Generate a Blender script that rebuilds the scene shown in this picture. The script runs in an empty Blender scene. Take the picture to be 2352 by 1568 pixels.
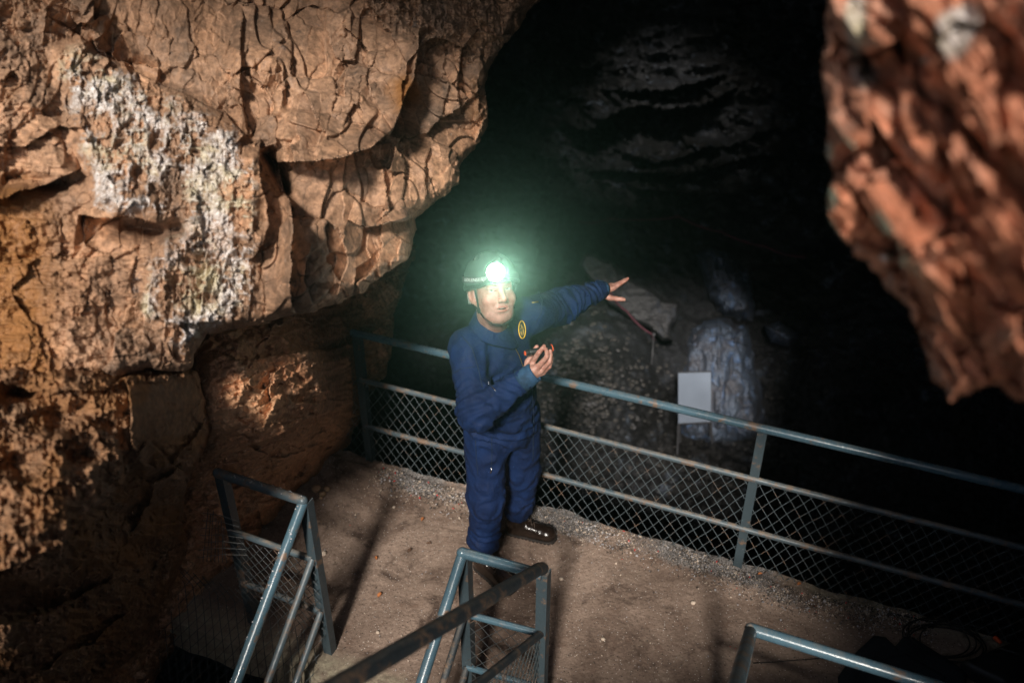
import bpy, bmesh, math, random
import numpy as np
from mathutils import Vector, Matrix
from mathutils.bvhtree import BVHTree
random.seed(7)
rad = math.radians
scene = bpy.context.scene
COL = scene.collection
# ------------------------------------------------------------------ camera
CAMH, PITCH, FP, CX, CY = 3.6, rad(31.9), 2030.0, 1176.0, 784.0
SP, CP = math.sin(PITCH), math.cos(PITCH)
cam = bpy.data.cameras.new('camera'); camo = bpy.data.objects.new('camera', cam); COL.objects.link(camo)
camo.location = (0, 0, CAMH); camo.rotation_euler = (rad(90) - PITCH, 0, 0)
cam.sensor_width = 36; cam.lens = FP / 2352 * 36; cam.clip_start = .02; cam.clip_end = 400
cam.dof.use_dof = True; cam.dof.focus_distance = 3.95; cam.dof.aperture_fstop = 1.5
scene.camera = camo
def W(px, py, d):
    """a point seen in direction (px,py) of the surveyed view, d metres along the view axis"""
    a = (px - CX) / FP; b = (CY - py) / FP
    return Vector((a * d, d * (CP + b * SP), CAMH - d * (SP - b * CP)))
def Wn(u, v, d):
    a = (u - CX) / FP; b = (CY - v) / FP
    return np.stack([a * d, d * (CP + b * SP), CAMH - d * (SP - b * CP)], -1)
def onz(px, py, z):
    b = (CY - py) / FP
    return W(px, py, (CAMH - z) / (SP - b * CP))
# ------------------------------------------------------------------ tagging
def tag(o, label=None, cat=None, group=None, kind=None):
    if label: o['label'] = label
    if cat: o['category'] = cat
    if group: o['group'] = group
    if kind: o['kind'] = kind
    return o
def empty(name, loc, label=None, cat=None, group=None):
    o = bpy.data.objects.new(name, None); COL.objects.link(o); o.location = loc; o.empty_display_size = .1
    return tag(o, label, cat, group)
def mesh_obj(name, verts, faces, mat=None, parent=None, smooth=False):
    me = bpy.data.meshes.new(name)
    v = np.asarray(verts, dtype=np.float32).reshape(-1, 3)
    if parent is not None:
        v = v - np.array(world_loc(parent), dtype=np.float32)
    if isinstance(faces, np.ndarray):
        n = faces.shape[1]
        me.vertices.add(len(v)); me.vertices.foreach_set('co', v.ravel())
        me.loops.add(faces.size); me.loops.foreach_set('vertex_index', faces.ravel().astype(np.int32))
        me.polygons.add(len(faces)); me.polygons.foreach_set('loop_start', np.arange(0, faces.size, n, dtype=np.int32))
        me.update(calc_edges=True); me.validate()
    else:
        me.from_pydata([tuple(p) for p in v], [], faces); me.update()
    if smooth: me.polygons.foreach_set('use_smooth', [True] * len(me.polygons))
    o = bpy.data.objects.new(name, me); COL.objects.link(o)
    if mat: me.materials.append(mat)
    if parent is not None: o.parent = parent
    return o
def world_loc(o):
    p = Vector((0, 0, 0))
    while o is not None:
        p = p + o.location; o = o.parent
    return p
class MB:
    """collects shapes, then links them as one mesh"""
    def __init__(s): s.v = []; s.f = []
    def add(s, v, f):
        b = len(s.v); s.v += [tuple(p) for p in v]; s.f += [tuple(i + b for i in q) for q in f]
    def box(s, c, ax, ay, az):
        c, ax, ay, az = map(Vector, (c, ax, ay, az))
        v = [c + i * ax + j * ay + k * az for i in (-1, 1) for j in (-1, 1) for k in (-1, 1)]
        s.add(v, [(0, 1, 3, 2), (4, 6, 7, 5), (0, 4, 5, 1), (2, 3, 7, 6), (0, 2, 6, 4), (1, 5, 7, 3)])
    def bar(s, a, b, w, t, side):
        a, b = Vector(a), Vector(b); d = (b - a); L = d.length; d.normalize()
        side = Vector(side); side = (side - side.dot(d) * d).normalized(); n = d.cross(side)
        s.box((a + b) / 2, side * w / 2, n * t / 2, d * L / 2)
    def tube(s, pts, r, n=12, cap=True, closed=False):
        pts = [Vector(p) for p in pts]; m = len(pts)
        rr = r if isinstance(r, (list, tuple)) else [r] * m
        rings = []; ref = None
        for i, p in enumerate(pts):
            if closed: d1 = (p - pts[i - 1]).normalized(); d2 = (pts[(i + 1) % m] - p).normalized()
            else:
                d1 = (p - pts[i - 1]).normalized() if i else (pts[1] - p).normalized()
                d2 = (pts[i + 1] - p).normalized() if i < m - 1 else d1
            t = (d1 + d2); t = t.normalized() if t.length > 1e-6 else d1
            if ref is None:
                ref = Vector((0, 0, 1)) if abs(t.z) < .9 else Vector((1, 0, 0))
            a = (ref - ref.dot(t) * t).normalized(); b = t.cross(a); ref = a
            st = 1 / max(.5, math.sqrt(max(.02, (1 + d1.dot(d2)) / 2)))
            mit = (d1 - d2)
            mit = mit.normalized() if mit.length > 1e-4 else None
            ring = []
            for k in range(n):
                an = 2 * math.pi * k / n
                o = (a * math.cos(an) + b * math.sin(an)) * rr[i]
                if mit is not None: o += mit * (o.dot(mit)) * (st - 1)
                ring.append(p + o)
            rings.append(ring)
        v = [q for R in rings for q in R]; f = []
        for i in range(m if closed else m - 1):
            j = (i + 1) % m
            for k in range(n):
                f.append((i * n + k, i * n + (k + 1) % n, j * n + (k + 1) % n, j * n + k))
        if cap and not closed:
            f.append(tuple(range(n))[::-1]); f.append(tuple((m - 1) * n + k for k in range(n)))
        s.add(v, f)
    def ball(s, c, r, n=8, m=12, sc=(1, 1, 1)):
        c = Vector(c); v = [c + Vector((0, 0, r * sc[2]))]
        for i in range(1, n):
            th = math.pi * i / n
            for k in range(m):
                ph = 2 * math.pi * k / m
                v.append(c + Vector((r * math.sin(th) * math.cos(ph) * sc[0], r * math.sin(th) * math.sin(ph) * sc[1], r * math.cos(th) * sc[2])))
        v.append(c - Vector((0, 0, r * sc[2]))); f = []
        for k in range(m): f.append((0, 1 + k, 1 + (k + 1) % m))
        for i in range(n - 2):
            for k in range(m):
                a = 1 + i * m; f.append((a + k, a + m + k, a + m + (k + 1) % m, a + (k + 1) % m))
        a = 1 + (n - 2) * m
        for k in range(m): f.append((a + k, len(v) - 1, a + (k + 1) % m))
        s.add(v, f)
    def build(s, name, mat, parent=None, smooth=False, sharp=None):
        o = mesh_obj(name, s.v, s.f, mat, parent, smooth)
        if smooth and sharp:
            me = o.data; me.set_sharp_from_angle(angle=rad(sharp))
        return o
# ------------------------------------------------------------------ noise
def h32(*ii, seed=0):
    h = np.full(ii[0].shape, np.uint32((seed * 2654435761) & 0xffffffff), dtype=np.uint32)
    for k, i in enumerate(ii):
        h ^= (i.astype(np.int64) & 0xffffffff).astype(np.uint32) * np.uint32([0x9E3779B1, 0x85EBCA77, 0xC2B2AE3D][k])
        h = (h ^ (h >> np.uint32(15))) * np.uint32(0x2C1B3C6D)
        h = (h ^ (h >> np.uint32(12))) * np.uint32(0x297A2D39)
        h ^= h >> np.uint32(15)
    return h
def hf(*ii, seed=0): return h32(*ii, seed=seed).astype(np.float32) / np.float32(4294967295.0)
def vn(*c, seed=0):
    """value noise in 2 or 3 dimensions, -1..1"""
    c = [np.asarray(q, dtype=np.float32) for q in np.broadcast_arrays(*c)]
    fl = [np.floor(q) for q in c]; fr = [q - w for q, w in zip(c, fl)]
    fr = [t * t * t * (t * (t * 6 - 15) + 10) for t in fr]; fl = [w.astype(np.int32) for w in fl]
    n = len(c); out = 0
    for m in range(1 << n):
        w = 1; ii = []
        for k in range(n):
            b = (m >> k) & 1; ii.append(fl[k] + b); w = w * (fr[k] if b else 1 - fr[k])
        out = out + w * hf(*ii, seed=seed)
    return out * 2 - 1
def fbm(*c, oct=4, seed=0, gain=.5, ridged=False):
    a = 1; s = 0; t = 0
    for o in range(oct):
        v = vn(*[np.asarray(q) * (2.03 ** o) + 17.3 * o for q in c], seed=seed + o)
        if ridged: v = 1 - 2 * np.abs(v)
        s = s + a * v; t += a; a *= gain
    return s / t
def facets(u, v, su, sv, ang=0, seed=0, warp=.35, box=False):
    """fractured blocks: returns cell value (-1..1), local tilt term, distance to the crack"""
    ca, sa = math.cos(ang), math.sin(ang)
    x = (u * ca + v * sa) / su; y = (-u * sa + v * ca) / sv
    x, y = x + warp * vn(x * 1.7, y * 1.7, seed=seed + 50), y + warp * vn(x * 1.7 + 9, y * 1.7, seed=seed + 51)
    ix, iy = np.floor(x), np.floor(y)
    b1 = np.full(x.shape, 9e9); b2 = b1.copy(); ci = np.zeros(x.shape); cj = ci.copy(); bx = ci.copy(); by = ci.copy()
    for di in (-1, 0, 1):
        for dj in (-1, 0, 1):
            gi, gj = (ix + di).astype(np.int32), (iy + dj).astype(np.int32)
            qx = gi + .5 + .42 * (2 * hf(gi, gj, seed=seed) - 1) - x; qy = gj + .5 + .42 * (2 * hf(gi, gj, seed=seed + 1) - 1) - y
            d = (np.maximum(np.abs(qx), np.abs(qy)) + .12 * (np.abs(qx) + np.abs(qy))) if box else np.abs(qx) * .55 + np.abs(qy) * .55 + .5 * np.sqrt(qx * qx + qy * qy)
            nb = d < b1
            b2 = np.where(nb, b1, np.minimum(b2, d)); b1 = np.where(nb, d, b1)
            ci = np.where(nb, gi, ci); cj = np.where(nb, gj, cj); bx = np.where(nb, qx, bx); by = np.where(nb, qy, by)
    ci = ci.astype(np.int32); cj = cj.astype(np.int32)
    r = 2 * hf(ci, cj, seed=seed + 2) - 1
    tilt = -(bx * (2 * hf(ci, cj, seed=seed + 3) - 1) + by * (2 * hf(ci, cj, seed=seed + 4) - 1)) * 2
    return r, tilt, b2 - b1
def seg_dist(u, v, pts, closed=False):
    """unsigned distance, side (+1 = left of travel on screen), fraction along"""
    pts = np.asarray(pts, float); n = len(pts); m = n if closed else n - 1
    L = [math.dist(pts[i], pts[(i + 1) % n]) for i in range(m)]; T = sum(L); acc = 0
    best = np.full(u.shape, 9e9); side = np.zeros(u.shape); fr = np.zeros(u.shape)
    for i in range(m):
        a, b = pts[i], pts[(i + 1) % n]; dx, dy = b - a; l2 = dx * dx + dy * dy
        t = np.clip(((u - a[0]) * dx + (v - a[1]) * dy) / l2, 0, 1)
        d = np.hypot(u - a[0] - t * dx, v - a[1] - t * dy)
        c = dx * (v - a[1]) - dy * (u - a[0])
        nb = d < best
        best = np.where(nb, d, best); side = np.where(nb, np.where(c < 0, 1., -1.), side); fr = np.where(nb, (acc + t * L[i]) / T, fr)
        acc += L[i]
    return best, side, fr
def inside(u, v, pts):
    pts = np.asarray(pts, float); r = np.zeros(u.shape, bool)
    for i in range(len(pts)):
        x1, y1 = pts[i - 1]; x2, y2 = pts[i]
        if y1 == y2: continue
        c = ((y1 > v) != (y2 > v)) & (u < (x2 - x1) * (v - y1) / (y2 - y1) + x1); r ^= c
    return r
def sdpoly(u, v, pts):
    d, _, _ = seg_dist(u, v, pts, True)
    return np.where(inside(u, v, pts), d, -d)
def ss(x, a, b):
    t = np.clip((x - a) / (b - a), 0, 1); return t * t * (3 - 2 * t)
def rbf(u, v, P, soft=120.):
    """smooth depth map through surveyed points (px,py,depth)"""
    P = np.asarray(P, float); n = len(P)
    k = lambda r: np.sqrt(r * r + soft * soft)
    A = np.zeros((n + 3, n + 3)); R = np.hypot(P[:, None, 0] - P[None, :, 0], P[:, None, 1] - P[None, :, 1])
    A[:n, :n] = k(R); A[:n, n:] = np.c_[np.ones(n), P[:, :2]]; A[n:, :n] = A[:n, n:].T
    w = np.linalg.solve(A, np.r_[P[:, 2], 0, 0, 0]); out = w[n] + w[n + 1] * u + w[n + 2] * v
    for i in range(n): out = out + w[i] * k(np.hypot(u - P[i, 0], v - P[i, 1]))
    return out
def step_line(u, v, pts, amp, reach, both=.5):
    """a ledge: the rock left of the line stands out by amp, right of it is undercut"""
    d, s, f = seg_dist(u, v, pts)
    w = np.clip(np.minimum(f, 1 - f) * 6, 0, 1) ** .6
    return -np.where(s > 0, amp, -amp * both) * np.exp(-d / reach) * w
def crack(u, v, pts, amp, w):
    d, s, f = seg_dist(u, v, pts)
    return amp * np.exp(-(d / w) ** 2) * np.clip(np.minimum(f, 1 - f) * 8, 0, 1)
def sheet(name, mat, bbox, step, depth, poly=None, skirt=44, kback=.035, rough=(7, 2.5), attrs=None, label=None, rnd=.12, rw=26):
    x0, y0, x1, y1 = bbox
    nu, nv = int((x1 - x0) / step) + 1, int((y1 - y0) / step) + 1
    u, v = np.meshgrid(np.linspace(x0, x1, nu), np.linspace(y0, y1, nv))
    if poly is not None:
        wu = rough[0] * fbm(u / 45, v / 45, oct=3, seed=91) + rough[1] * facets(u, v, 17, 22, seed=92)[0]
        wv = rough[0] * fbm(u / 45 + 7, v / 45, oct=3, seed=93) + rough[1] * facets(u, v, 22, 15, seed=94)[0]
        s = sdpoly(u + wu, v + wv, poly)
        gy, gx = np.gradient(sdpoly(u, v, poly)); g = np.hypot(gx, gy) + 1e-6; gx /= g; gy /= g
        out = np.maximum(-s, 0)
        uu, vv = u + gx * out * 1.25, v + gy * out * 1.25
        d = depth(uu, vv, np.maximum(s, 0))
        d = d + rnd * np.clip(1 - s / rw, 0, 1) ** 2 * (s >= 0) + (s < 0) * (rnd + out * kback)
        keep = s > -skirt
    else:
        s = np.full(u.shape, 999.); uu, vv = u, v; d = depth(u, v, s); keep = np.ones(u.shape, bool)
    P = Wn(uu, vv, d)
    idx = np.arange(nu * nv).reshape(nv, nu)
    q = np.stack([idx[:-1, :-1], idx[1:, :-1], idx[1:, 1:], idx[:-1, 1:]], -1)
    k = keep[:-1, :-1] & keep[1:, :-1] & keep[1:, 1:] & keep[:-1, 1:]
    q = q[k]
    used = np.zeros(nu * nv, bool); used[q.ravel()] = True
    remap = np.cumsum(used) - 1
    o = mesh_obj(name, P.reshape(-1, 3)[used], remap[q], mat, smooth=True)
    for an, fn in (attrs or {}).items():
        a = o.data.attributes.new(an, 'FLOAT', 'POINT')
        a.data.foreach_set('value', fn(uu, vv).astype(np.float32).ravel()[used])
    o['kind'] = 'structure'
    return o
# ------------------------------------------------------------------ materials
class NT:
    def __init__(s, name, rough=.8, spec=.4, metal=0):
        s.m = bpy.data.materials.new(name); s.m.use_nodes = True; s.t = s.m.node_tree
        s.b = s.t.nodes['Principled BSDF']; s.out = s.t.nodes['Material Output']
        s.b.inputs['Roughness'].default_value = rough; s.b.inputs['Specular IOR Level'].default_value = spec
        s.b.inputs['Metallic'].default_value = metal
        s.co = s.t.nodes.new('ShaderNodeTexCoord').outputs['Object']
    def n(s, typ, **kw):
        q = s.t.nodes.new(typ)
        for k, v in kw.items(): setattr(q, k, v)
        return q
    def link(s, a, b): s.t.links.new(a, b)
    def val(s, sock, x):
        if hasattr(x, 'links') or hasattr(x, 'is_linked'): s.link(x, sock)
        else: sock.default_value = x
    def map(s, sc=(1, 1, 1), rot=(0, 0, 0), src=None):
        q = s.n('ShaderNodeMapping'); s.link(src or s.co, q.inputs[0]); q.inputs['Scale'].default_value = sc
        q.inputs['Rotation'].default_value = rot; return q.outputs[0]
    def noise(s, scale, det=5, rough=.55, vec=None, dist=0):
        q = s.n('ShaderNodeTexNoise'); s.link(vec or s.co, q.inputs['Vector'])
        q.inputs['Scale'].default_value = scale; q.inputs['Detail'].default_value = det
        q.inputs['Roughness'].default_value = rough; q.inputs['Distortion'].default_value = dist
        return q.outputs[0]
    def voro(s, scale, feature='F1', out='Distance', vec=None, rand=1):
        q = s.n('ShaderNodeTexVoronoi', feature=feature); s.link(vec or s.co, q.inputs['Vector'])
        q.inputs['Scale'].default_value = scale; q.inputs['Randomness'].default_value = rand; return q.outputs[out]
    def ramp(s, x, stops, interp='LINEAR'):
        q = s.n('ShaderNodeValToRGB'); s.link(x, q.inputs[0]); e = q.color_ramp; e.interpolation = interp
        while len(e.elements) < len(stops): e.elements.new(.5)
        for el, (p, c) in zip(e.elements, stops):
            el.position = p; el.color = (c, c, c, 1) if isinstance(c, (int, float)) else (*c, 1)
        return q.outputs[0]
    def mix(s, f, a, b, mode='MIX'):
        q = s.n('ShaderNodeMix', data_type='RGBA', blend_type=mode)
        s.val(q.inputs[0], f)
        for sock, x in ((q.inputs[6], a), (q.inputs[7], b)):
            if isinstance(x, tuple): sock.default_value = (*x, 1)
            else: s.val(sock, x)
        return q.outputs[2]
    def math(s, op, a, b=0., clamp=False):
        q = s.n('ShaderNodeMath', operation=op, use_clamp=clamp); s.val(q.inputs[0], a); s.val(q.inputs[1], b); return q.outputs[0]
    def attr(s, name): return s.n('ShaderNodeAttribute', attribute_name=name).outputs['Fac']
    def bump(s, h, strength=.5, dist=.01, prev=None):
        q = s.n('ShaderNodeBump'); q.inputs['Strength'].default_value = strength; q.inputs['Distance'].default_value = dist
        s.link(h, q.inputs['Height'])
        if prev: s.link(prev, q.inputs['Normal'])
        return q.outputs[0]
    def fin(s, col=None, rough=None, nor=None):
        if col is not None:
            if isinstance(col, tuple): s.b.inputs['Base Color'].default_value = (*col, 1)
            else: s.link(col, s.b.inputs['Base Color'])
        if rough is not None: s.val(s.b.inputs['Roughness'], rough)
        if nor is not None: s.link(nor, s.b.inputs['Normal'])
        return s.m
def rock_mat(name, c1, c2, c3, scale=1., crust=True, dark=None, tone=False):
    t = NT(name, .72, .35)
    big = t.noise(1.6 * scale, 6, .6, dist=.6); mid = t.noise(7 * scale, 8, .65, dist=.4); fine = t.noise(38 * scale, 6, .7)
    c = t.mix(t.ramp(big, [(.38, 0), (.62, 1)]), c1, c2)
    c = t.mix(t.ramp(mid, [(.50, 0), (.72, .8)]), c, c3)
    streak = t.noise(5 * scale, 6, .7, vec=t.map((1.8, 1.8, 1.1), (0, rad(12), 0)))
    c = t.mix(t.ramp(streak, [(.56, 0), (.7, .55)]), c, tuple(x * .42 for x in c1))
    if tone: c = t.mix(1., c, t.mix(t.attr('tone'), (.55, .60, .66), (1.42, 1.36, 1.28)), 'MULTIPLY')
    # dark manganese films and small pale chips
    c = t.mix(t.ramp(t.noise(11 * scale, 7, .7), [(.62, 0), (.70, .75)]), c, dark or (.045, .043, .045))
    c = t.mix(t.ramp(t.noise(24 * scale, 4, .8), [(.66, 0), (.74, .5)]), c, (.42, .36, .30))
    c = t.mix(.75, c, t.mix(1., c, t.ramp(fine, [(.32, .30), (.68, 1.75)]), 'MULTIPLY'))
    if crust:
        cr = t.attr('crust'); n1 = t.noise(13, 8, .75, dist=.5); n2 = t.noise(60, 5, .7)
        m = t.ramp(t.math('ADD', t.math('MULTIPLY', cr, .62), t.math('MULTIPLY', n1, .5)), [(.58, 0), (.88, 1)])
        cc = t.mix(t.ramp(n2, [(.38, 0), (.64, 1)]), (.23, .17, .13), (.62, .58, .56))
        cc = t.mix(t.ramp(t.noise(5, 4, .6), [(.45, 0), (.6, .7)]), cc, (.40, .34, .20))
        c = t.mix(m, c, cc)
        oc = t.attr('ochre'); m2 = t.ramp(t.math('ADD', t.math('MULTIPLY', oc, .6), t.math('MULTIPLY', mid, .5)), [(.5, 0), (.75, 1)])
        c = t.mix(m2, c, t.mix(t.ramp(n2, [(.35, 0), (.65, 1)]), (.17, .070, .020), (.27, .125, .042)))
    b = t.bump(t.noise(16 * scale, 9, .62, dist=.3, vec=t.map((1.3, 1.3, .8))), .30, .010)
    b = t.bump(t.noise(120 * scale, 4, .7), .4, .002, b)
    r = t.ramp(mid, [(.3, .55), (.7, .9)])
    return t.fin(c, r, b)
M = {}
M['rockU'] = rock_mat('red_brown_rock', (.228, .130, .077), (.312, .186, .116), (.165, .098, .062), tone=True)
M['rockL'] = rock_mat('orange_rock', (.165, .080, .036), (.215, .115, .060), (.25, .165, .105))
M['rockM'] = rock_mat('recess_rock', (.36, .175, .09), (.44, .24, .13), (.32, .21, .14))
M['rockR'] = rock_mat('near_rock', (.37, .145, .080), (.50, .235, .145), (.46, .30, .23), .5)
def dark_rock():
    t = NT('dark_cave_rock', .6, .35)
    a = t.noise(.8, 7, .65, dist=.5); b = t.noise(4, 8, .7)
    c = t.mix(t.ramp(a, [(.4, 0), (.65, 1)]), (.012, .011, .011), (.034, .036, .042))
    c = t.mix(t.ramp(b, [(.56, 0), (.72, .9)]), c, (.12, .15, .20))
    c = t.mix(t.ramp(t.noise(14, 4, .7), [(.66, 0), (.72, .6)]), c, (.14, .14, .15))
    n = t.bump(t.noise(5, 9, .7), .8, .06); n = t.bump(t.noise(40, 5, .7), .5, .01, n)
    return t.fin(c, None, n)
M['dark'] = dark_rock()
def pale_rock(name, c1, c2, c3):
    t = NT(name, .6, .4); a = t.noise(2.2, 7, .65, dist=.8)
    c = t.mix(t.ramp(a, [(.38, 0), (.62, 1)]), c1, c2)
    st = t.noise(3, 6, .6, vec=t.map((3, 3, .5)))
    c = t.mix(t.ramp(st, [(.54, 0), (.68, .8)]), c, c3)
    n = t.bump(t.noise(12, 8, .7), .7, .03)
    return t.fin(c, None, n)
M['flow'] = pale_rock('flowstone', (.085, .085, .10), (.13, .17, .24), (.13, .22, .40))
M['slab'] = pale_rock('pale_boulder', (.05, .049, .052), (.075, .075, .082), (.05, .06, .085))
def concrete():
    t = NT('dirty_platform_floor', .85, .3)
    a = t.noise(1.7, 6, .6, dist=.7); b = t.noise(9, 8, .7); f = t.noise(48, 6, .85)
    c = t.mix(t.ramp(a, [(.36, 0), (.64, 1)]), (.135, .092, .070), (.29, .212, .166))
    c = t.mix(t.ramp(b, [(.55, 0), (.75, .8)]), c, (.115, .063, .042))
    c = t.mix(t.ramp(b, [(.28, .7), (.42, 0)]), c, (.27, .21, .16))
    # damp stain towards the right, moulded patches
    c = t.mix(t.ramp(t.noise(3.1, 5, .7, dist=1.2), [(.52, 0), (.66, .85)]), c, (.050, .030, .022))
    c = t.mix(t.ramp(f, [(.32, .8), (.5, 0)]), c, (.09, .060, .046)); c = t.mix(t.ramp(f, [(.56, 0), (.7, .5)]), c, (.42, .34, .28))
    wv = t.map((1, 1, 1))
    c = t.mix(t.ramp(t.voro(42), [(.09, .95), (.17, 0)]), c, (.045, .034, .028))
    c = t.mix(t.ramp(t.voro(50, vec=t.map((1, 1, 1), (.3, 0, 1))), [(.08, .95), (.14, 0)]), c, (.62, .57, .52))
    e = t.attr('rim')
    c = t.mix(t.math('MULTIPLY', e, t.ramp(t.noise(16, 6, .7), [(.35, .2), (.6, 1)]), True), c, (.34, .30, .215))
    g = t.attr('grit')
    gm = t.ramp(t.math('ADD', t.math('MULTIPLY', g, .6), t.math('MULTIPLY', t.noise(45, 6, .8), .55)), [(.58, 0), (.72, 1)])
    c = t.mix(gm, c, t.mix(t.ramp(t.noise(160, 3, .8), [(.42, 0), (.62, 1)]), (.045, .036, .030), (.30, .28, .27)))
    n = t.bump(f, .6, .006); n = t.bump(t.noise(18, 7, .7), .6, .012, n); n = t.bump(t.voro(60), .4, .004, n)
    return t.fin(c, None, n)
M['floor'] = concrete()
def painted(name, base, rusty=.5, rough=.38):
    t = NT(name, rough, .5)
    a = t.noise(14, 6, .7); b = t.noise(55, 5, .8)
    c = t.mix(t.ramp(a, [(.4, 0), (.7, .6)]), base, tuple(x * .6 for x in base))
    rm = t.ramp(a, [(.60 - .1 * rusty, 0), (.66 - .05 * rusty, .85)])
    c = t.mix(rm, c, t.mix(b, (.10, .045, .02), (.22, .15, .10)))
    sp = t.ramp(b, [(.68, 0), (.72, .9)])
    c = t.mix(sp, c, (.45, .43, .40))
    # dust lying on the upper side
    gz = t.n('ShaderNodeSeparateXYZ'); ge = t.n('ShaderNodeNewGeometry'); t.link(ge.outputs['Normal'], gz.inputs[0])
    du = t.math('MULTIPLY', t.ramp(gz.outputs[2], [(.6, 0), (.95, 1)]), t.ramp(t.noise(22, 6, .75), [(.42, 0), (.62, rusty)]))
    c = t.mix(du, c, (.19, .155, .12))
    r = t.math('ADD', t.math('MULTIPLY', du, .4), t.ramp(a, [(.3, rough - .08), (.7, rough + .25)]))
    n = t.bump(b, .35, .0015); n = t.bump(a, .3, .003, n)
    return t.fin(c, r, n)
M['pipe'] = painted('blue_grey_pipe_paint', (.060, .112, .145), .30, .17)
M['pipe_dusty'] = painted('dusty_pipe_paint', (.060, .085, .100), .9, .36)
M['pipe_dark'] = painted('dark_pipe_paint', (.022, .030, .036), .9, .6)
M['post'] = painted('post_paint', (.038, .056, .066), .3, .42)
M['wire'] = painted('wire_paint', (.075, .095, .105), .6, .45)
M['wire_dark'] = painted('wire_paint_dark', (.040, .048, .050), .6, .55)
def plain(name, col, rough=.6, spec=.4, metal=0, bump=0, bs=200, var=.25):
    t = NT(name, rough, spec, metal)
    a = t.noise(bs * .12, 5, .7)
    c = t.mix(t.ramp(a, [(.35, 0), (.65, 1)]), tuple(x * (1 - var) for x in col), tuple(min(1, x * (1 + var)) for x in col))
    n = t.bump(t.noise(bs, 4, .6), bump, .002) if bump else None
    return t.fin(c, None, n)
def cloth():
    t = NT('navy_cloth', .82, .25)
    a = t.noise(6, 6, .65); w = t.noise(420, 2, .5)
    c = t.mix(t.ramp(a, [(.35, 0), (.7, 1)]), (.002, .009, .038), (.003, .018, .074))
    c = t.mix(t.ramp(t.noise(90, 4, .8), [(.72, 0), (.76, .6)]), c, (.15, .17, .2))
    c = t.mix(t.ramp(t.noise(9, 6, .7, dist=.5), [(.58, 0), (.74, .2)]), c, (.08, .075, .075))
    n = t.bump(t.noise(26, 6, .6, dist=1.2), .55, .008); n = t.bump(t.noise(9, 5, .55, dist=1.2), .35, .03, n); n = t.bump(w, .25, .001, n)
    return t.fin(c, None, n)
M['cloth'] = cloth()
M['cloth_dark'] = plain('navy_inner_cloth', (.012, .022, .045), .85, .2, 0, .4, 200)
M['cuff'] = plain('worn_blue_cuff', (.018, .05, .10), .8, .25, 0, .8, 90, .5)
def skin():
    t = NT('skin', .46, .4)
    t.b.inputs['Subsurface Weight'].default_value = .12; t.b.inputs['Subsurface Scale'].default_value = .012
    a = t.noise(35, 6, .65); c = t.mix(t.ramp(a, [(.38, 0), (.62, 1)]), (.26, .12, .088), (.41, .23, .18))
    red = t.attr('red'); c = t.mix(t.math('MULTIPLY', red, .75, True), c, (.40, .12, .09))
    st = t.attr('stubble'); c = t.mix(t.math('MULTIPLY', st, .5, True), c, (.34, .24, .21))
    n = t.bump(t.noise(110, 5, .7), .6, .0025); n = t.bump(t.noise(38, 4, .6), .35, .004, n)
    return t.fin(c, None, n)
M['skin'] = skin()
M['hair'] = plain('grey_hair', (.36, .35, .33), .7, .3, 0, .8, 250, .5)
M['brow'] = plain('grey_brown_brow', (.20, .14, .10), .8, .2, 0, .8, 250, .4)
M['helmet'] = plain('black_helmet_shell', (.018, .022, .020), .32, .5, 0, .15, 60, .3)
M['black'] = plain('black_plastic', (.012, .012, .013), .4, .5, 0, .2, 120)
M['strap'] = plain('black_webbing', (.014, .014, .014), .8, .3, 0, .5, 300)
M['leather'] = plain('dark_brown_leather', (.018, .011, .008), .22, .55, 0, .5, 60, .4)
M['sole'] = plain('boot_sole', (.020, .016, .014), .7, .3, 0, .6, 80)
M['lace'] = plain('boot_lace', (.06, .04, .03), .8)
M['brass'] = plain('brass', (.55, .40, .16), .35, .5, .9)
M['steel'] = plain('bright_steel', (.6, .6, .62), .25, .5, 1)
M['eyelet'] = plain('dull_eyelet', (.16, .14, .12), .35, .5, .6)
M['yellow'] = plain('yellow_embroidery', (.75, .48, .05), .7, .3, 0, .8, 300)
M['patch'] = plain('emblem_ground', (.035, .055, .035), .8, .3, 0, .8, 200, .5)
M['emblem'] = plain('emblem_thread', (.34, .24, .06), .7, .3, 0, .8, 300)
M['orange'] = plain('orange_rubber', (.85, .12, .035), .5)
M['white_ink'] = plain('white_print', (.65, .68, .68), .6)
M['eye_white'] = plain('eye_white', (.62, .58, .55), .2, .5)
M['iris'] = plain('grey_iris', (.035, .05, .055), .2, .5)
M['pupil'] = plain('pupil', (.005, .005, .005), .1, .5)
M['teeth'] = plain('teeth', (.6, .56, .48), .3)
M['mouth'] = plain('mouth_dark', (.07, .02, .018), .5)
M['lipm'] = plain('lip', (.40, .15, .12), .45)
M['board'] = plain('white_board_face', (.20, .24, .31), .5, .4, 0, .2, 6, .14)
M['boardleg'] = plain('grey_board_frame', (.05, .05, .055), .5)
M['rope'] = plain('red_rope', (.07, .018, .03), .8)
M['ropew'] = plain('pale_rope', (.09, .07, .12), .8)
M['cable'] = plain('black_cable', (.012, .012, .012), .45)
M['bag'] = plain('dark_fabric_bag', (.020, .024, .030), .85, .2, 0, .9, 25, .4)
M['case'] = plain('black_case', (.014, .015, .017), .5, .4, 0, .4, 60)
M['leaf'] = plain('dry_leaf', (.42, .15, .05), .8)
M['leafd'] = plain('brown_leaf', (.09, .05, .03), .8)
M['stone'] = plain('small_stone', (.42, .34, .27), .8, .3, 0, .8, 60, .3)
M['chip'] = plain('pale_chip', (.33, .32, .33), .75, .3, 0, .5, 60, .5)
M['chipd'] = plain('dark_chip', (.07, .06, .052), .8, .3, 0, .5, 60, .5)
M['red_bit'] = plain('red_bit', (.6, .03, .03), .6)
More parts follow.
